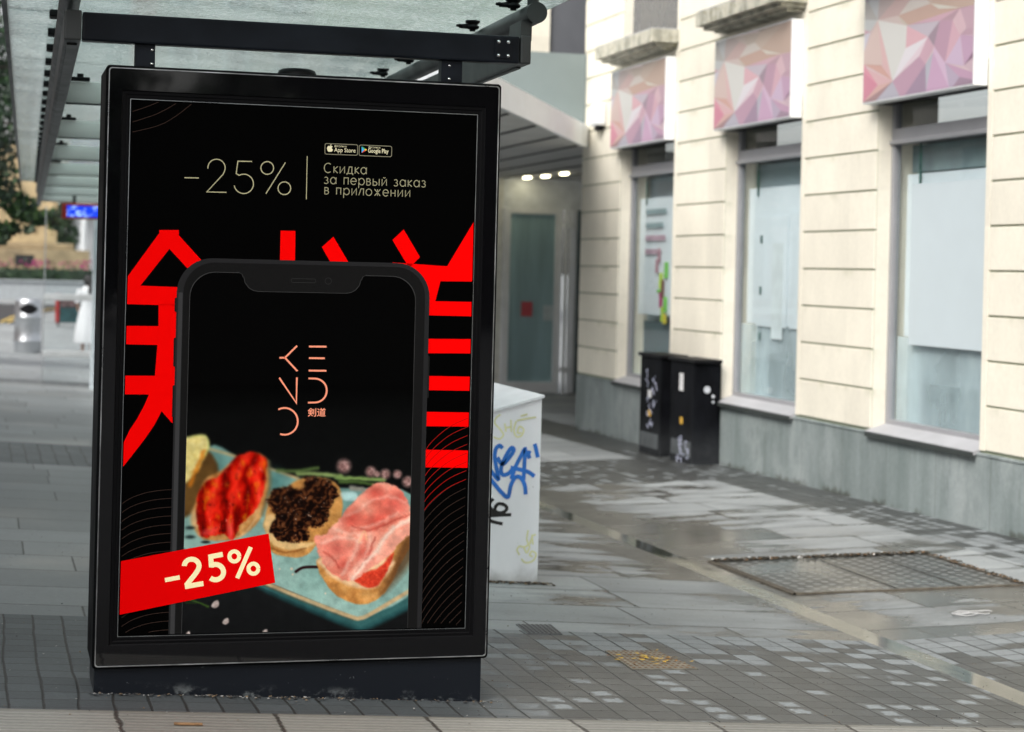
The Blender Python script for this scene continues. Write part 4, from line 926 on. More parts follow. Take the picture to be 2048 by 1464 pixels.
# salt, rosemary
lerp((70,96,45),sk([(70,1168),(150,1175),(250,1212)],10,5,6)); lerp((50,75,35),sk([(100,1190),(190,1192),(240,1215)],6,5,6))
for (x,y_,r) in ((292,1198,25),(360,1308,21),(115,1388,14),(615,1378,18)): lerp(ramp(n2,[(0,(150,135,130)),(1,(225,215,210))]),pm([(x-r,y_+r*.5),(x-r*.3,y_-r*.7),(x+r*.8,y_-r),(x+r,y_+r*.3),(x,y_+r)],4))
img*= (.95+.10*vnoise(X/5,Y/5,41,3))[...,None]*(.86+.28*vnoise(X/45,Y/45,42,4))[...,None]
img=255*(np.clip(img,0,255)/255)**1.13; img=img+(img-img.mean(-1,keepdims=True))*.05; img=np.clip(img*.97,0,255)
def blur(a,sg):
    k=np.arange(-int(3*sg),int(3*sg)+1); k_=np.exp(-k*k/(2*sg*sg)); k_/=k_.sum(); n_=len(k)//2
    for ax in (0,1):
        p=np.pad(a,[(n_,n_) if i==ax else (0,0) for i in range(3)],mode='edge'); a=sum(w_*np.take(p,np.arange(i,i+a.shape[ax]),axis=ax) for i,w_ in enumerate(k_))
    return a
far=np.clip((900-Y)/500,0,1)*np.clip((1500-X)/900+.15,.25,1); far=np.maximum(far,np.clip((330-X)/200,0,1)*np.clip((1000-Y)/200,0,1)); far=np.maximum(far,np.clip((1290-Y)/-30,0,1)*0)
img=img*(1-far[...,None])+blur(img,1.7)*far[...,None]; img=blur(img,.6)
lin=np.where(img/255<=.04045,img/255/12.92,((np.clip(img,0,255)/255+.055)/1.055)**2.4)
yl=YF; vs=np.stack([WX,np.full_like(WX,yl),WZ],-1).reshape(-1,3); idx=np.arange(GX*GY).reshape(GY,GX)
fc=np.stack([idx[:-1,:-1],idx[1:,:-1],idx[1:,1:],idx[:-1,1:]],-1).reshape(-1,4)
me=bpy.data.meshes.new('food_photograph'); me.from_pydata(vs.tolist(),[],fc.tolist()); ca=me.color_attributes.new('Col','FLOAT_COLOR','POINT')
ca.data.foreach_set('color',np.concatenate([lin.reshape(-1,3),np.ones((GX*GY,1))],1).astype(np.float32).ravel()); me.materials.append(mat_vcol('food print',.6,.02,.02)); me.update()
o=bpy.data.objects.new('food_photograph',me); C.objects.link(o); o.parent=poster; o.location=-worldloc(poster); o['label']='printed photograph of three topped toasts on a teal plate'
# fade of the screen above the food is a plain dark print
# red ribbon
polys('price_ribbon',mat_print('ribbon red',(215,1,3),.05),[[PT(230,1122),PT(536.7,1066.5),PT(549.9,1164.8),PT(230,1229)]])
def zF(x,y): return PT(340+x/3.254,840+y/3.254)
s=B(); y=lay(); Wd=.0168
def zF2(P): return [zF(*p) for p in P]
ribbon(s,zF2([(-34,1040),(62,1022)]),.0145,y)
ribbon(s,zF2([(92,948)]+arc(140,948,48,190,372,12,44)+[(180,975),(160,1005),(103,1076)]),Wd,y); ribbon(s,zF2([(96,1083),(216,1062)]),Wd,y-.0001)
ribbon(s,zF2([(342,872),(264,888),(268,950)]),Wd,y); ribbon(s,zF2([(268,958)]+arc(295,988,52,-120,130,16,50)),Wd,y-.0001)
ribbon(s,zF2(arc(417,886,32,0,360,20,33)),.0135,y); ribbon(s,zF2(arc(541,966,32,0,360,20,33)),.0135,y); ribbon(s,zF2([(524,825),(436,1028)]),.0145,y)
s.build('price_figures',mat_print('ribbon cream',(226,212,165)),poster)

# ================================================================== BUS SHELTER
DS=.0185
def sh(v): v=Vector(v); return Vector((v.x+DS*(v.y-6.6),v.y,v.z))
shelter=thing('bus_shelter','bus shelter with wet glass roof carried on dark steel beams and pipes','bus shelter',(1.0,16,0))
YE_=26.6
s=B(); s.box((.282,YP+.001,2.183),(1.79,YP+.06,2.279),bev=.007); cbm=s.build('cross_beam',M_darkmetal,shelter)
s=B(); s.box((1.700,YP-.003,2.198),(1.758,YP+.0005,2.266),bev=.001); pl=s.build('end_plate',M_darkmetal,cbm)
for x in (1.712,1.747):
    for z in (2.208,2.256):
        q=B(); q.lathe((0,0,0),[(0,.005),(.0045,.004),(.0065,0)],12); q.v=[(x+v[0],YP-.0035-v[2],z+v[1]) for v in q.v]; q.build('bolt',M_bolt,cbm)
def beam(x0,x1,name='side_beam'):
    s=B(); s.box((x0,YP-.0,2.183),(x1,YE_,2.284),bev=.006,sk=sh); s.box((x0+.012,YP+.1,2.176),(x1-.012,YE_,2.1825),sk=sh); return s.build(name,M_midmetal,shelter)
beam(.222,.279); beam(1.793,1.832)
for x in (.246,1.85):
    s=B(); s.tube([sh((x,YP-.28 if x<1 else YP-.0,2.367)),sh((x,YE_,2.367))],.0375,24); s.build('roof_tube',M_midmetal,shelter)
s=B(); s.box((1.80,YP+.03,2.27),(1.84,YP+.2,2.34),sk=sh); s.build('tube_saddle',M_midmetal,shelter)
zg=lambda x: 2.50-.035*(x+.13)
x0,x1=.018,1.98
for k in range(10):     # glass panes
    y0=6.35+k*2.03; y1=min(y0+2.015,YE_)
    s=B(); P=[(x0,y0),(x1,y0),(x1,y1),(x0,y1)]
    vs=[sh((x,y,zg(x))) for x,y in P]+[sh((x,y,zg(x)+.012)) for x,y in P]; s.add(vs,[(0,3,2,1),(4,5,6,7),(0,1,5,4),(1,2,6,5),(2,3,7,6),(3,0,4,7)]); s.build('roof_glass_pane',M_roofglass,shelter)
s=B(); s.box((x0-.022,6.3,2.488),(x0-.002,YE_,2.52),sk=sh); s.build('roof_edge_strip',M_midmetal,shelter)
M_fin=N('white fin',.5,(.84,.85,.84)); _o=[n for n in M_fin.t.nodes if n.type=='OUTPUT_MATERIAL'][0]; _t=M_fin.n('ShaderNodeBsdfTranslucent'); _t.inputs[0].default_value=(.9,.92,.9,1); _m=M_fin.n('ShaderNodeMixShader'); _m.inputs[0].default_value=.75; M_fin.L(M_fin.b.outputs[0],_m.inputs[1]); M_fin.L(_t.outputs[0],_m.inputs[2]); M_fin.L(_m.outputs[0],_o.inputs[0]); M_fin=M_fin.m
for k in range(7):
    y=9.4+k*2.65; s=B(); s.box((.281,y,2.197),(1.79,y+.03,2.297),bev=.003,sk=sh); f=s.build('cross_fin',M_fin,shelter)
    s=B(); s.box((.281,y-.001,2.190),(1.79,y+.035,2.197),sk=sh); s.build('fin_lip',M_midmetal,f)
    for xx in (.30,):
        s=B(); s.box((xx,y-.03,2.30),(xx+.09,y+.02,2.318),sk=sh,bev=.004); s.box((xx+.03,y-.02,2.318),(xx+.06,y+.01,2.335),sk=sh,bev=.003); s.build('fin_bolt',M_black,f)
cl=B()
def clamp(x,y,side):
    s=B(); z=zg(x); c=sh((x,y,0)); 
    s.lathe((c.x,c.y,z-.034),[(.0,0),(.020,0),(.026,.006),(.026,.012),(.018,.016),(.024,.022),(.030,.027),(.030,.033)],14)
    s.tube([(c.x,c.y,2.39),(c.x,c.y,z-.02)],.012,8); s.tube([(c.x-.055,c.y-.01,z-.026),(c.x,c.y,z-.022)],[.008,.012],8); s.lathe((c.x-.055,c.y-.01,z-.03),[(0,0),(.014,.002),(.014,.01),(0,.014)],10)
    return s.build('glass_clamp',M_black,shelter)
for k in range(20): clamp(1.80,6.75+k*.66,1)
def sideclamp(y):
    s=B(); s.box((.185,y-.05,2.425),(.235,y+.05,2.455),bev=.008,sk=sh); return s.build('edge_clamp',M_black,shelter)
for k in range(30): sideclamp(6.75+k*.64)
s=B(); s.tube([sh((1.85,YP+.06,2.39)),sh((1.85,YP+.06,2.60))],.021,12); s.tube([sh((1.86,YP+.3,2.40)),sh((2.75,YP+.9,2.75))],.009,8); s.build('glass_strut',M_midmetal,shelter)
# end screen with two rails
e0=sh((.40,28,0)).x
M_thin=plain('thin grey post',(.22,.24,.25),.4)
s=B(); s.box((.752,27.98,-.5),(.768,28.02,2.2)); s.build('end_screen_post',M_thin,shelter)
s=B(); s.box((.78,27.99,-.3),(2.6,28.0,2.2)); s.build('end_screen_glass',glass('thin glass',(.96,.98,.98),.02),shelter)
for z in (.885,.09): s=B(); s.box((.76,27.94,z),(2.6,27.985,z+.09),bev=.01); s.build('end_screen_rail',plain('rail grey',(.42,.44,.45),.4),shelter)
s=B(); s.tube([(1.40,26.9,-.6),(1.40,26.9,2.35)],.04,14); s.build('shelter_post',plain('pale post',(.42,.47,.5),.45),shelter)
# passenger information display
dsp=thing('information_display','red cased blue screen bus information display hanging under the roof','display',(1.2,25,2.1))
s=B(); s.box((.87,24.98,1.975),(1.75,25.12,2.175),bev=.02); s.build('display_case',plain('red case',(.33,.015,.012),.45),dsp)
M_scr=N('blue screen'); n=M_scr.noise(13,3,st=(1,1,2)); c_=M_scr.mix(M_scr.ss(n,.5,.68),(.0,.03,.55,1),(.35,.55,1,1)); M_scr.b.inputs['Base Color'].default_value=(0,0,.05,1); M_scr.L(c_,M_scr.b.inputs['Emission Color']); M_scr.b.inputs['Emission Strength'].default_value=.9; M_scr=M_scr.m
s=B(); s.box((.93,24.972,2.0),(1.70,24.979,2.14)); s.build('display_screen',M_scr,dsp)
s=B(); s.box((1.0,25.02,2.17),(1.04,25.06,2.32)); s.box((1.6,25.02,2.17),(1.64,25.06,2.32)); s.build('display_hanger',M_midmetal,dsp)

# ================================================================== SMALL GROUND FITTINGS
def onground(name,pts,mat,h,parent=None,b_=None):
    s=b_ or B(); n_=len(pts); vs=[(x,y,gz(x,y)+h) for x,y in pts]+[(x,y,gz(x,y)-.02) for x,y in pts]
    s.add(vs,[tuple(range(n_))]+[(i,i+n_,(i+1)%n_+n_,(i+1)%n_) for i in range(n_)]); 
    return s
def mat_tread():
    a=N('wet tread plate',.2); x,y,z=a.xyz()
    ux=a.M('DIVIDE',x,.074); uy=a.M('DIVIDE',y,.098); row=a.M('FLOOR',ux); fx=a.M('SUBTRACT',a.M('FRACT',ux),.5); fy=a.M('SUBTRACT',a.M('FRACT',a.M('ADD',uy,a.M('MULTIPLY',row,.37))),.5)
    d=a.M('SQRT',a.M('ADD',a.M('MULTIPLY',a.M('MULTIPLY',fx,fx),9.),a.M('MULTIPLY',a.M('MULTIPLY',fy,fy),9.)))
    bmp=a.ss(d,.95,.75); n=a.noise(1.6,5); fine=a.noise(40,5,rough=.7)
    c=a.mix(bmp,a.mix(a.ss(n,.42,.6),(.035,.036,.034,1),(.09,.09,.08,1)),(.17,.175,.17,1)); c=a.mix(a.M('MULTIPLY',a.ss(fine,.6,.75),.4),c,(.2,.2,.19,1)); a.col(c)
    a.rough(a.mr(n,.4,.62,.4,.09)); a.bump(bmp,.9,.006); return a.m
ac=thing('access_cover','large wet tread plate access cover let into the slabs','access cover',(4.8,10.1,gz(4.8,10.1)))
Q=[(4.16,9.50),(5.45,9.40),(5.50,10.66),(4.16,10.74)]
onground('',Q,None,.006).build('cover_plate',mat_tread(),ac)
s=B()
def rim(p,q_,w_):
    d=(Vector(q_)-Vector(p)).normalized(); n_=Vector((-d.y,d.x))*w_
    P=[Vector(p)-n_,Vector(q_)-n_,Vector(q_)+n_,Vector(p)+n_]; onground('',[(v.x,v.y) for v in P],None,.0105,b_=s)
for i in range(4): rim(Q[i],Q[(i+1)%4],.012)
rim(Q[0],Q[3],.02); s.build('cover_rim',plain('rusty rim',(.10,.085,.065),.6,var=.4,scale=20),ac)
s=B(); rim((4.75,9.46),(4.79,10.70),.008); rim((5.12,9.43),(5.16,10.67),.006); s.build('cover_seam',plain('seam steel',(.24,.24,.23),.35,1,var=.3,scale=20),ac)
s=B()
for k in range(700):
    u_=random.random(); x=4.16+u_*1.34; y=10.74-.08*u_-abs(random.gauss(0,.03)); r=random.uniform(.005,.016); a=random.uniform(0,6); z=gz(x,y)+.013
    s.poly([(x+r*math.cos(a+q_),y+r*math.sin(a+q_),z+random.uniform(0,.012)) for q_ in (0,1.5,3,4.5)],random.choice((0,0,1,0,0,1,0,0,0,2)))
for k in range(260):
    u_=random.random(); x=5.50-.05*u_+random.gauss(0,.012); y=10.66-1.26*u_; r=random.uniform(.004,.012); a=random.uniform(0,6); z=gz(x,y)+.013
    s.poly([(x+r*math.cos(a+q_),y+r*math.sin(a+q_),z+random.uniform(0,.01)) for q_ in (0,1.5,3,4.5)],random.choice((0,0,1)))
tag(s.build('gutter_debris',[plain('moss dirt',(.035,.03,.02),.9),plain('rust dirt',(.16,.09,.04),.9),plain('white crumb',(.6,.6,.58),.8)]),'dark moss and crumbs along the edges of the access cover','debris',kind='stuff')
def grate(name,label,Q,nx,ny,mb,mh,leaf=None):
    t=thing(name,label,'drain grate',(sum(p[0] for p in Q)/4,sum(p[1] for p in Q)/4,gz(*Q[0])))
    onground('',Q,None,.004).build('grate_frame',mb,t); s=B()
    def bl(u_,v_): a=Vector(Q[0]).lerp(Vector(Q[1]),u_); c=Vector(Q[3]).lerp(Vector(Q[2]),u_); p=a.lerp(c,v_); return (p.x,p.y)
    for i in range(nx):
        for j in range(ny):
            u0,u1,v0,v1=(i+.25)/nx,(i+.78)/nx,(j+.25)/ny,(j+.75)/ny
            s.poly([(*p,gz(*p)+.0055) for p in (bl(u0,v0),bl(u1,v0),bl(u1,v1),bl(u0,v1))])
    s.build('grate_holes',mh,t); return t
grate('drain_grate','small dark square grate in front of the white cabinet',[(2.29,8.075),(2.45,8.085),(2.47,8.33),(2.30,8.31)],8,8,plain('iron grate',(.12,.125,.13),.5,var=.3),plain('grate hole',(.015,.015,.015),.8))
grate('drain_grate','rusty leaf clogged grate among the dark setts',[(2.505,7.30),(2.80,7.345),(2.76,7.74),(2.52,7.70)],11,10,plain('rusty iron',(.2,.185,.15),.6,var=.4,scale=25),plain('leafy hole',(.16,.085,.03),.8,var=.6,scale=40))
s=B()
for k in range(60):
    x=random.gauss(2.66,.06); y=random.gauss(7.53,.07); r=random.uniform(.006,.016); a=random.uniform(0,6); z=gz(x,y)+.009
    s.poly([(x+r*math.cos(a+q_),y+r*math.sin(a+q_)*.6,z+random.uniform(0,.006)) for q_ in (0,1.5,3,4.5)],random.choice((0,1)))
tag(s.build('fallen_leaves',[plain('yellow leaf',(.5,.33,.05),.7),plain('brown leaf',(.2,.1,.03),.8)]),'yellow fallen leaves caught on the rusty grate','leaves',kind='stuff')
# grit, crumbs and the crumpled white wrapper
s=B()
for k in range(1500):
    x=random.uniform(-.3,5.8); y=random.uniform(6.2,11); r=random.uniform(.0015,.005); a=random.uniform(0,6); z=gz(x,y)+.002
    s.poly([(x+r*math.cos(a+q_),y+r*math.sin(a+q_),z+random.uniform(0,.004)) for q_ in (0,1.5,3,4.5)],random.choice((0,1,1,2)))
for k in range(260):
    x=random.uniform(.36,1.75); y=6.60-abs(random.gauss(0,.018)); r=random.uniform(.002,.008); a=random.uniform(0,6); z=gz(x,y)+.003
    s.poly([(x+r*math.cos(a+q_),y+r*math.sin(a+q_),z+random.uniform(0,.006)) for q_ in (0,1.5,3,4.5)],random.choice((0,0,0,2,0,2,1)))
tag(s.build('grit',[plain('grit dark',(.03,.03,.03),.9),plain('grit pale',(.26,.26,.25),.9),plain('grit brown',(.14,.1,.06),.9)]),'scattered grit and crumbs on the paving','grit',kind='stuff')
s=B(); rn=random.Random(4); wx,wy=4.70,8.66
for (ax,ay,rx,ry,n_) in ((0,0,.055,.05,11),(.085,.005,.05,.045,10),(.03,.03,.07,.03,9)):
    P=[(wx+ax+rx*math.cos(a)*(1+.35*rn.random()),wy+ay+ry*math.sin(a)) for a in [k*6.0/n_ for k in range(n_)]]
    s.tube([(x,y,gz(x,y)+.008+.008*rn.random()) for x,y in P],.003,6)
tag(s.build('twisted_wrapper',plain('white wrapper',(.45,.45,.45),.6)),'twisted white wrapper lying on the wet slabs','litter')
s=B(); p=(.93,6.2); s.box((.93,6.17,gz(*p)+.002),(1.02,6.183,gz(*p)+.010),bev=.003,sk=lambda v:Vector((v.x*1-.0,v.y,v.z-.055*(v.x-.93)))); s.v=[(v[0]-.335,v[1]-.03,v[2]+.0185) for v in s.v]
tag(s.build('rusty_rod',plain('rust rod',(.2,.11,.05),.7,var=.5,scale=60)),'short rusty strip lying on the ribbed slabs in front of the panel','metal strip')
s=B()
for (x,y) in ((.52,7.55),(.545,7.57),(.53,7.52)):
    s.poly([(x,y,gz(x,y)+.006),(x+.022,y-.008,gz(x,y)+.012),(x+.03,y+.015,gz(x,y)+.008),(x+.008,y+.02,gz(x,y)+.014)])
tag(s.build('yellow_leaf',plain('fresh leaf',(.45,.5,.06),.6)),'single yellow green leaf on the setts beside the panel','leaf')

# ================================================================== LEFT BACKGROUND
# stainless litter bin
bx_,by_=.79,40.1; bz=gz(bx_,by_)
t=thing('litter_bin','round stainless steel litter bin on the pavement beyond the shelter','litter bin',(bx_,by_,bz))
M_ss=N('brushed steel',.32,(.5,.52,.54),.9); M_ss.rough(M_ss.mr(M_ss.noise(30,3,st=(1,1,.05)),.3,.7,.25,.42)); M_ss=M_ss.m
s=B(); s.lathe((bx_,by_,bz),[(.25,0),(.26,.03),(.27,.05),(.27,.22),(.277,.23),(.277,.25),(.27,.26),(.27,.70),(.277,.71),(.277,.73),(.27,.74),(.27,1.0),(.26,1.04),(.22,1.08)],32); s.build('bin_body',M_ss,t)
s=B(); s.lathe((bx_,by_,bz),[(.0,1.085),(.18,1.085),(.222,1.08)][::-1],32); s.build('bin_top',M_silver,t)
s=B(); n_=10
for k in range(n_):
    a0,a1=R(-130+k*8),R(-130+(k+1)*8); h=.085*math.sin(math.pi*(k+.5)/n_)+.02
    s.poly([(bx_+.2735*math.cos(a0),by_+.2735*math.sin(a0),bz+.88-h),(bx_+.2735*math.cos(a1),by_+.2735*math.sin(a1),bz+.88-h),(bx_+.2735*math.cos(a1),by_+.2735*math.sin(a1),bz+.88+h),(bx_+.2735*math.cos(a0),by_+.2735*math.sin(a0),bz+.88+h)])
s.build('bin_opening',M_black,t)
def wr(s,x0,x1,z):
    for k in range(7):
        a0=R(-118+k*8); a1=a0+R(5); r=.2737; hh=.045
        s.poly([(bx_+r*math.cos(a0),by_+r*math.sin(a0),z),(bx_+r*math.cos(a1),by_+r*math.sin(a1),z),(bx_+r*math.cos(a1),by_+r*math.sin(a1),z+hh),(bx_+r*math.cos(a0),by_+r*math.sin(a0),z+hh)])
s=B(); wr(s,0,0,bz+.64); s.build('bin_lettering',plain('bin text',(.25,.27,.28),.5),t)
# people
M_skin=plain('skin',(.42,.25,.18),.55,var=.04); M_hair=plain('black hair',(.01,.008,.008),.5,var=.3,scale=30); M_dress=plain('white dress',(.58,.59,.61),.7,var=.03)
def skinbody(name,joints,bones,mat,parent,base):
    me=bpy.data.meshes.new(name); names=list(joints); me.from_pydata([Vector(joints[k][0])+Vector(base) for k in names],[(names.index(a),names.index(b_)) for a,b_ in bones],[])
    o=bpy.data.objects.new(name,me); C.objects.link(o); sm=o.modifiers.new('s','SKIN'); o.modifiers.new('u','SUBSURF').levels=1; o.modifiers['u'].render_levels=2
    for i,k in enumerate(names): me.skin_vertices[0].data[i].radius=(joints[k][1],joints[k][1]*.85); me.skin_vertices[0].data[i].use_root=(k=='pelvis')
    me.materials.append(mat); bpy.context.view_layer.update()
    dg=bpy.context.evaluated_depsgraph_get(); m2=bpy.data.meshes.new_from_object(o.evaluated_get(dg)); bpy.data.objects.remove(o); 
    for p in m2.polygons: p.use_smooth=True
    o=bpy.data.objects.new(name,m2); C.objects.link(o); o.parent=parent; o.location=-worldloc(parent); return o
def person(x,y,label,H_,dress=True,top=None,legs=None,hairtail=True):
    z=gz(x,y); t=thing('person',label,'person',(x,y,z)); k=H_/1.66
    J={'pelvis':((0,0,.90),.13),'waist':((0,0,1.06),.11),'chest':((0,.01,1.26),.125),'neck0':((0,.01,1.38),.065),'neck':((0,0,1.44),.05),'head':((0,0,1.52),.075),'head2':((0,-.01,1.60),.07)}
    B_=[('pelvis','waist'),('waist','chest'),('chest','neck0'),('neck0','neck'),('neck','head'),('head','head2')]
    for s_,n_ in ((-1,'l'),(1,'r')):
        J.update({'hip'+n_:((s_*.09,0,.84),.095),'knee'+n_:((s_*.09,-.01,.47),.06),'ank'+n_:((s_*.09,.0,.09),.038),'toe'+n_:((s_*.10,.13,.035),.03),
        'sh'+n_:((s_*.155,.01,1.34),.055),'el'+n_:((s_*.21,.0,1.08),.04),'wr'+n_:((s_*.19,.12,.92),.028),'ha'+n_:((s_*.18,.17,.89),.03)})
        B_+= [('pelvis','hip'+n_),('hip'+n_,'knee'+n_),('knee'+n_,'ank'+n_),('ank'+n_,'toe'+n_),('chest','sh'+n_),('sh'+n_,'el'+n_),('el'+n_,'wr'+n_),('wr'+n_,'ha'+n_)]
    J={a:(Vector(b_)*k,r*k) for a,(b_,r) in J.items()}
    skinbody('body',J,B_,M_skin,t,(x,y,z))
    s=B()
    if dress:
        pf=[(.27,.25),(.275,.30),(.25,.5),(.21,.75),(.175,.92),(.135,1.06),(.15,1.2),(.165,1.32),(.12,1.40),(.07,1.43)]
        s.lathe((x,y,z),[(r*k,h*k) for r,h in pf],36,sx=1,sy=.72,fold=lambda a,h:.05*math.sin(a*9)*max(0,1-(h/k)/1.0)); s.build('dress',M_dress,t)
        s=B()
        for s_ in (-1,1): s.tube([(x+s_*.15*k,y+.01,z+1.35*k),(x+s_*.19*k,y,z+1.22*k),(x+s_*.215*k,y,z+1.08*k)],[.07*k,.065*k,.06*k],12)
        s.build('sleeve',M_dress,t)
    else:
        s.lathe((x,y,z),[(r*k,h*k) for r,h in ((.17,.84),(.165,1.0),(.15,1.1),(.175,1.25),(.18,1.34),(.12,1.42),(.06,1.45))],24,sy=.7); s.build('top',top,t)
        s=B()
        for s_ in (-1,1): s.tube([(x+s_*.08*k,y,z+.95*k),(x+s_*.09*k,y,z+.47*k),(x+s_*.09*k,y,z+.08*k)],[.11*k,.08*k,.06*k],14)
        s.build('trousers',legs,t)
    s=B(); s.lathe((x,y-.015*k,z+1.44*k),[(.05*k,0),(.088*k,.04*k),(.098*k,.09*k),(.094*k,.15*k),(.07*k,.2*k),(.0,.222*k)],20,sy=1.05)
    s.lathe((x,y-.06*k,z+1.58*k),[(.0,-.03),(.04,-.01),(.05,.02),(.035,.05),(0,.06)],12)
    if hairtail: s.tube([(x+.01,y-.1*k,z+1.55*k),(x+.03,y-.14*k,z+1.45*k),(x+.035,y-.15*k,z+1.32*k),(x+.03,y-.14*k,z+1.2*k)],[.04,.035,.045,.012],10)
    s.build('hair',M_hair,t); return t
person(2.0,41,'person in a long white dress with a dark ponytail seen from behind','1' and 1.66)
person(2.62,47,'person in a dark red top standing beyond the white dress',1.74,False,plain('maroon cloth',(.12,.015,.035),.8),plain('dark trousers',(.02,.02,.03),.8),False)
# newspaper stall box
t=thing('news_box','red and teal painted newspaper box standing on the far pavement','newspaper box',(2.3,60,gz(2.3,60)))
zb=gz(2.3,60); s=B(); s.box((2.08,60,zb+.12),(2.72,60.5,zb+.98),bev=.02); s.build('box_body',plain('teal paint',(.012,.05,.055),.4,var=.6,scale=5),t)
s=B(); s.box((1.98,59.98,zb+.12),(2.08,60.5,zb+.99),bev=.02); s.build('box_side',plain('red paint',(.3,.02,.02),.4),t)
s=B(); s.box((2.12,59.97,zb+.6),(2.68,59.995,zb+.9)); s.build('box_window',plain('magazine colours',(.08,.05,.05),.4,var=.9,scale=14),t)
s=B()
for dx in (.05,.6): s.tube([(2.02+dx,60.2,zb),(2.02+dx,60.2,zb+.14)],.03,8)
s.build('box_legs',M_black,t)
# planter wall, hedge with flowers
s=B(); s.box((-14,100,-.9),(14,100.5,.33),bev=.03); s.box((-14,99.9,.33),(14,100.6,.42),bev=.02); tag(s.build('planter_wall',plain('pale granite',(.33,.36,.38),.7)),'low grey granite planter wall along the far side of the street','wall')
def leaves(s,cx_,cy_,cz_,rx,ry,rz,n_,size,mi=(0,1),inner=.5,rn=random):
    for _ in range(n_):
        while True:
            a=Vector((rn.uniform(-1,1),rn.uniform(-1,1),rn.uniform(-1,1)))
            if inner<a.length<1: break
        p=Vector((cx_+a.x*rx,cy_+a.y*ry,cz_+a.z*rz)); d=Vector((rn.gauss(0,1),rn.gauss(0,1),rn.gauss(0,.6))).normalized(); e=d.orthogonal().normalized(); e=(Matrix.Rotation(rn.uniform(0,6.3),3,d)@e); f=d.cross(e); l=size*rn.uniform(.6,1.3)
        s.poly([p-e*l*.5,p+f*l*.28,p+e*l*.6,p-f*l*.28],rn.choice(mi))
def leafmat(name,c1):
    a=N(name,.55,c1); a.col(a.mul((*c1,1),a.mr(a.noise(1.5,3),.3,.7,.6,1.4)));return a.m
LM=[leafmat('leaf dark',(.010,.028,.012)),leafmat('leaf mid',(.026,.065,.02)),leafmat('leaf light',(.07,.15,.035)),plain('magenta flower',(.4,.03,.16),.6)]
rn=random.Random(11); s=B()
for k in range(40): leaves(s,-12+k*.6,101.4,.62,.55,.6,.52,75,.22,(0,0,1),.5,rn)
s.box((-13,101.1,.2),(12.5,101.8,.98)); hd=tag(s.build('hedge',LM),'dark clipped hedge above the granite planter wall','hedge')
s=B()
for k in range(500): leaves(s,rn.uniform(-12,9),101.2,rn.uniform(1.1,1.45),.18,.3,.08,2,.16,(3,3,0),.1,rn)
tag(s.build('flower_bed',LM),'magenta flowers blooming along the top of the hedge','flowers',kind='stuff')
# monument
t=thing('stone_monument','sandstone monument with a dark plaque behind the flowers','monument',(1.9,108,-.44)); M_sand=plain('sandstone',(.46,.36,.21),.8,var=.25,scale=1.2)
M_sand2=plain('darker sandstone',(.30,.235,.14),.8,var=.3,scale=1.5)
s=B(); s.box((-1.5,106,-.5),(5.2,110,2.0),bev=.05); s.build('lower_step',M_sand2,t)
s=B(); s.box((-.6,107,2.0),(4.4,110,2.35),bev=.08); s.build('moulding',M_sand2,t)
s=B(); s.box((.2,107.5,2.35),(3.5,110,7.6),bev=.05)
for x in (.45,1.35,2.25,3.1): s.box((x,107.42,2.9),(x+.2,107.52,7.2),bev=.03)
s.build('shaft',M_sand,t)
s=B(); s.box((1.32,105.96,1.15),(2.3,106.0,1.7)); s.build('plaque',plain('bronze plaque',(.02,.022,.025),.4),t)
# white columned building and trees far off
t=thing('columned_building','pale columned building at the far end of the street','building',(11,135,-.44)); M_pale=plain('pale render',(.62,.62,.63),.7,var=.06,scale=.6)
s=B(); s.box((4.6,136,-.5),(24,150,10)); s.build('wall',M_pale,t)
s=B()
for k in range(9): s.tube([(5.2+k*1.0,135.2,-.44),(5.2+k*1.0,135.2,5.2)],.22,12)
s.build('columns',M_pale,t); s=B(); s.box((4.4,134.7,5.2),(24,136,6.2),bev=.05)
for k in range(6): s.box((4.5,134.6,6.5+k*.5),(24,135.95,6.62+k*.5))
s.build('entablature',M_pale,t)
def tree(name,label,x,y,z0,h,cr,n_,size,mi,seed,cat='tree',clus=26,low=.35):
    rn=random.Random(seed); t=thing(name,label,cat,(x,y,z0)); s=B()
    s.tube([(x,y,z0-.1),(x+.1,y,z0+h*.25),(x-.05,y+.1,z0+h*.55),(x,y,z0+h*.85)],[h*.035,h*.028,h*.018,h*.006],10)
    C_=[]
    for k in range(clus):
        a=rn.uniform(0,6.3); rr_=cr*math.sqrt(rn.random())*.85; zz_=z0+h*(low+(1-low)*rn.random()*.92); sh_=1-abs((zz_-z0)/h-.62)*1.1; p=(x+rr_*math.cos(a)*sh_,y+rr_*math.sin(a)*sh_,zz_); C_.append(p)
        s.tube([(x,y,z0+h*.3+(zz_-z0-h*.3)*.35),((x+p[0])/2,(y+p[1])/2,(zz_+z0+h*.4)/2+.1),p],[h*.012,h*.008,h*.002],6)
    s.build('trunk',plain('bark'+str(seed),(.05,.04,.03),.9),t); s=B()
    for p in C_: leaves(s,*p,cr*.38,cr*.38,h*.13,n_//clus,size,mi,.2,rn)
    s.build('crown',LM,t); return t
tree('street_tree','small green street tree beside the pale columned building',4.15,122,-.44,6.2,1.1,2600,.22,(0,1,1),5)
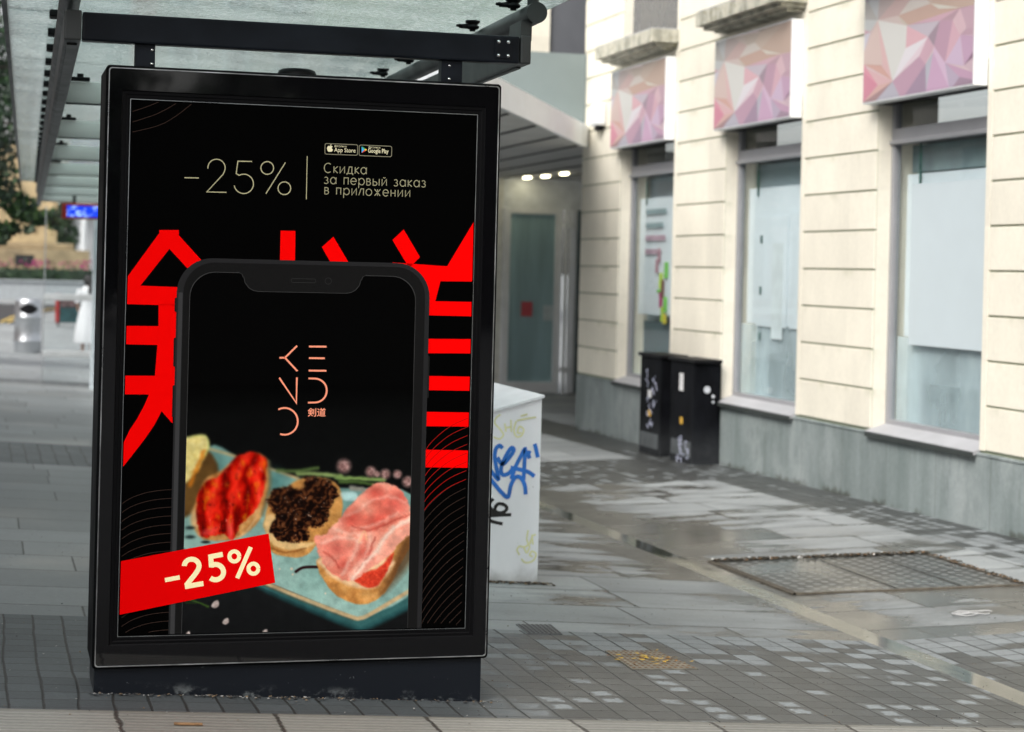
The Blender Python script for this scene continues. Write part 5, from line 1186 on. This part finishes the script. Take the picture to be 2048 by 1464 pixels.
# overhanging tree at the left, boughs reach past the roof end
t=thing('overhanging_tree','dark leafy tree overhanging the left end of the shelter roof','tree',(-2.6,33,gz(-2.6,33))); rn=random.Random(3)
s=B(); zb=gz(-2.6,33); s.tube([(-2.6,33,zb-.1),(-2.5,33,1.5),(-2.2,33,3.2),(-1.6,33,5.2)],[.3,.24,.2,.12],12)
bows=[]
for (p) in ((.5,32.5,4.6),(.3,32,3.6),(.35,33,2.9),(.8,32.8,2.35),(.1,32,5.4),(-.6,33,4.0),(-.4,32,2.8)):
    s.tube([(-2.2,33,3.0),(-1.0+rn.uniform(-.2,.2),32.8,(3.2+p[2])/2+.5),p],[.12,.06,.015],8); bows.append(p)
s.build('trunk',plain('dark bark',(.035,.03,.025),.9),t)
s=B()
for k in range(66):
    x=rn.uniform(-3.5,.34); z=rn.uniform(2.0,6.6)
    if x>-.5 and z<2.3 : z+=.4
    leaves(s,x,32.6+rn.uniform(-.8,.8),z,.5,.6,.45,190,.13,(0,0,0,1),.1,rn)
for (x,z,r,n_) in ((.30,1.95,.2,170),(.15,1.8,.2,130),(.55,2.2,.25,260),(.72,2.12,.2,170),(.9,2.15,.22,180),(.45,2.35,.3,260),(1.05,2.0,.12,50),(.62,1.95,.12,60)): leaves(s,x,32.6,z,r,.3,r*.6,n_,.11,(0,0,1,1,2),.05,rn)
s.build('crown',LM,t)
# unseen trees added outside the frame on the road side to shade the paving
for i,(x,y) in enumerate(((-4.2,4.5),(-4.4,10.0),(-4.6,16.0))):
    tree('street_tree',('nearest','middle','farthest')[i]+' of three unseen leafy trees added for shade left of the shelter',x,y,gz(-3,y),7.2,2.5,5200,.28,(0,0,1,1),80+i,clus=34,low=.38)
# brick building at the end of the street (seen in the wet glass), buildings across the road
M_brick=N('brick'); bt=M_brick.n('ShaderNodeTexBrick'); M_brick.L(M_brick.pos(),bt.inputs[0]); bt.inputs['Color1'].default_value=(.42,.13,.09,1); bt.inputs['Color2'].default_value=(.32,.1,.07,1); bt.inputs['Mortar'].default_value=(.4,.35,.3,1); bt.inputs['Scale'].default_value=4; M_brick.col(bt.outputs[0]); M_brick=M_brick.m
def block(name,label,x0,x1,y0,y1,z1,mat,face,nw,nf,cat='building'):
    t=thing(name,label,cat,((x0+x1)/2,(y0+y1)/2,-.44)); s=B(); s.box((x0,y0,-1),(x1,y1,z1)); s.box((x0-.2,y0-.2,z1),(x1+.2,y1+.2,z1+.5)); s.build('wall',mat,t)
    for i in range(nw):
        for j in range(nf):
            s=B(); h=(z1+.4)/nf; zc=-.4+h*(j+.5); hh=h*.3
            if face=='-Y': w_=(x1-x0)/nw; c=x0+w_*(i+.5); s.box((c-w_*.26,y0-.06,zc-hh-.1),(c+w_*.26,y0-.01,zc+hh+.1),1); s.box((c-w_*.18,y0-.08,zc-hh),(c+w_*.18,y0-.06,zc+hh),0)
            elif face=='+X': w_=(y1-y0)/nw; c=y0+w_*(i+.5); s.box((x1+.01,c-w_*.26,zc-hh-.1),(x1+.06,c+w_*.26,zc+hh+.1),1); s.box((x1+.06,c-w_*.18,zc-hh),(x1+.08,c+w_*.18,zc+hh),0)
            s.build('window',[plain('dark pane',(.03,.035,.04),.1) if 'dark pane' not in bpy.data.materials else bpy.data.materials['dark pane'],M_pale],t)
    return t
block('brick_building','red brick building with white window surrounds at the street end',5.6,16.8,70,84,24,M_brick,'-Y',6,7)
block('brick_terrace','red brick terrace across the road from the shelter',-32,-22,20,125,14,M_brick,'+X',20,3)
block('rendered_terrace','pale rendered terrace across the road behind the camera',-32,-22,-30,18,11,M_pale,'+X',10,3)
# behind the camera: what the black glass mirrors
block('dark_tower','dark brown office block behind the camera',6.6,26,-46,-34,16,plain('brown cladding',(.03,.025,.022),.6),'+X',3,4)
for i,(x,h,w_) in enumerate(((-9,6.4,3.4),(-4.6,5.9,3.2),(-.6,6.3,3.0),(2.6,5.7,2.4),(5.0,6.0,2.4),(-13,6.6,3.4))):
    tree('roadside_tree',('leftmost','second','third','fourth','fifth','outer')[i]+' dark tree in the row behind the camera',x,-35+i*.5,gz(-3,-35),h*1.0,w_,1500,.5,(0,0,1),50+i,clus=20,low=.12)
t=thing('lamp_post','tall dark lamp post rising behind the camera row of trees','lamp post',(5.3,-34,0)); s=B(); s.tube([(5.35,-32,-.2),(5.35,-32,10)],[.11,.07],12); s.build('post',M_darkmetal,t); s=B(); s.box((5.0,-32.15,9.9),(5.7,-31.85,10.05),bev=.03); s.build('lamp_head',M_midmetal,t)
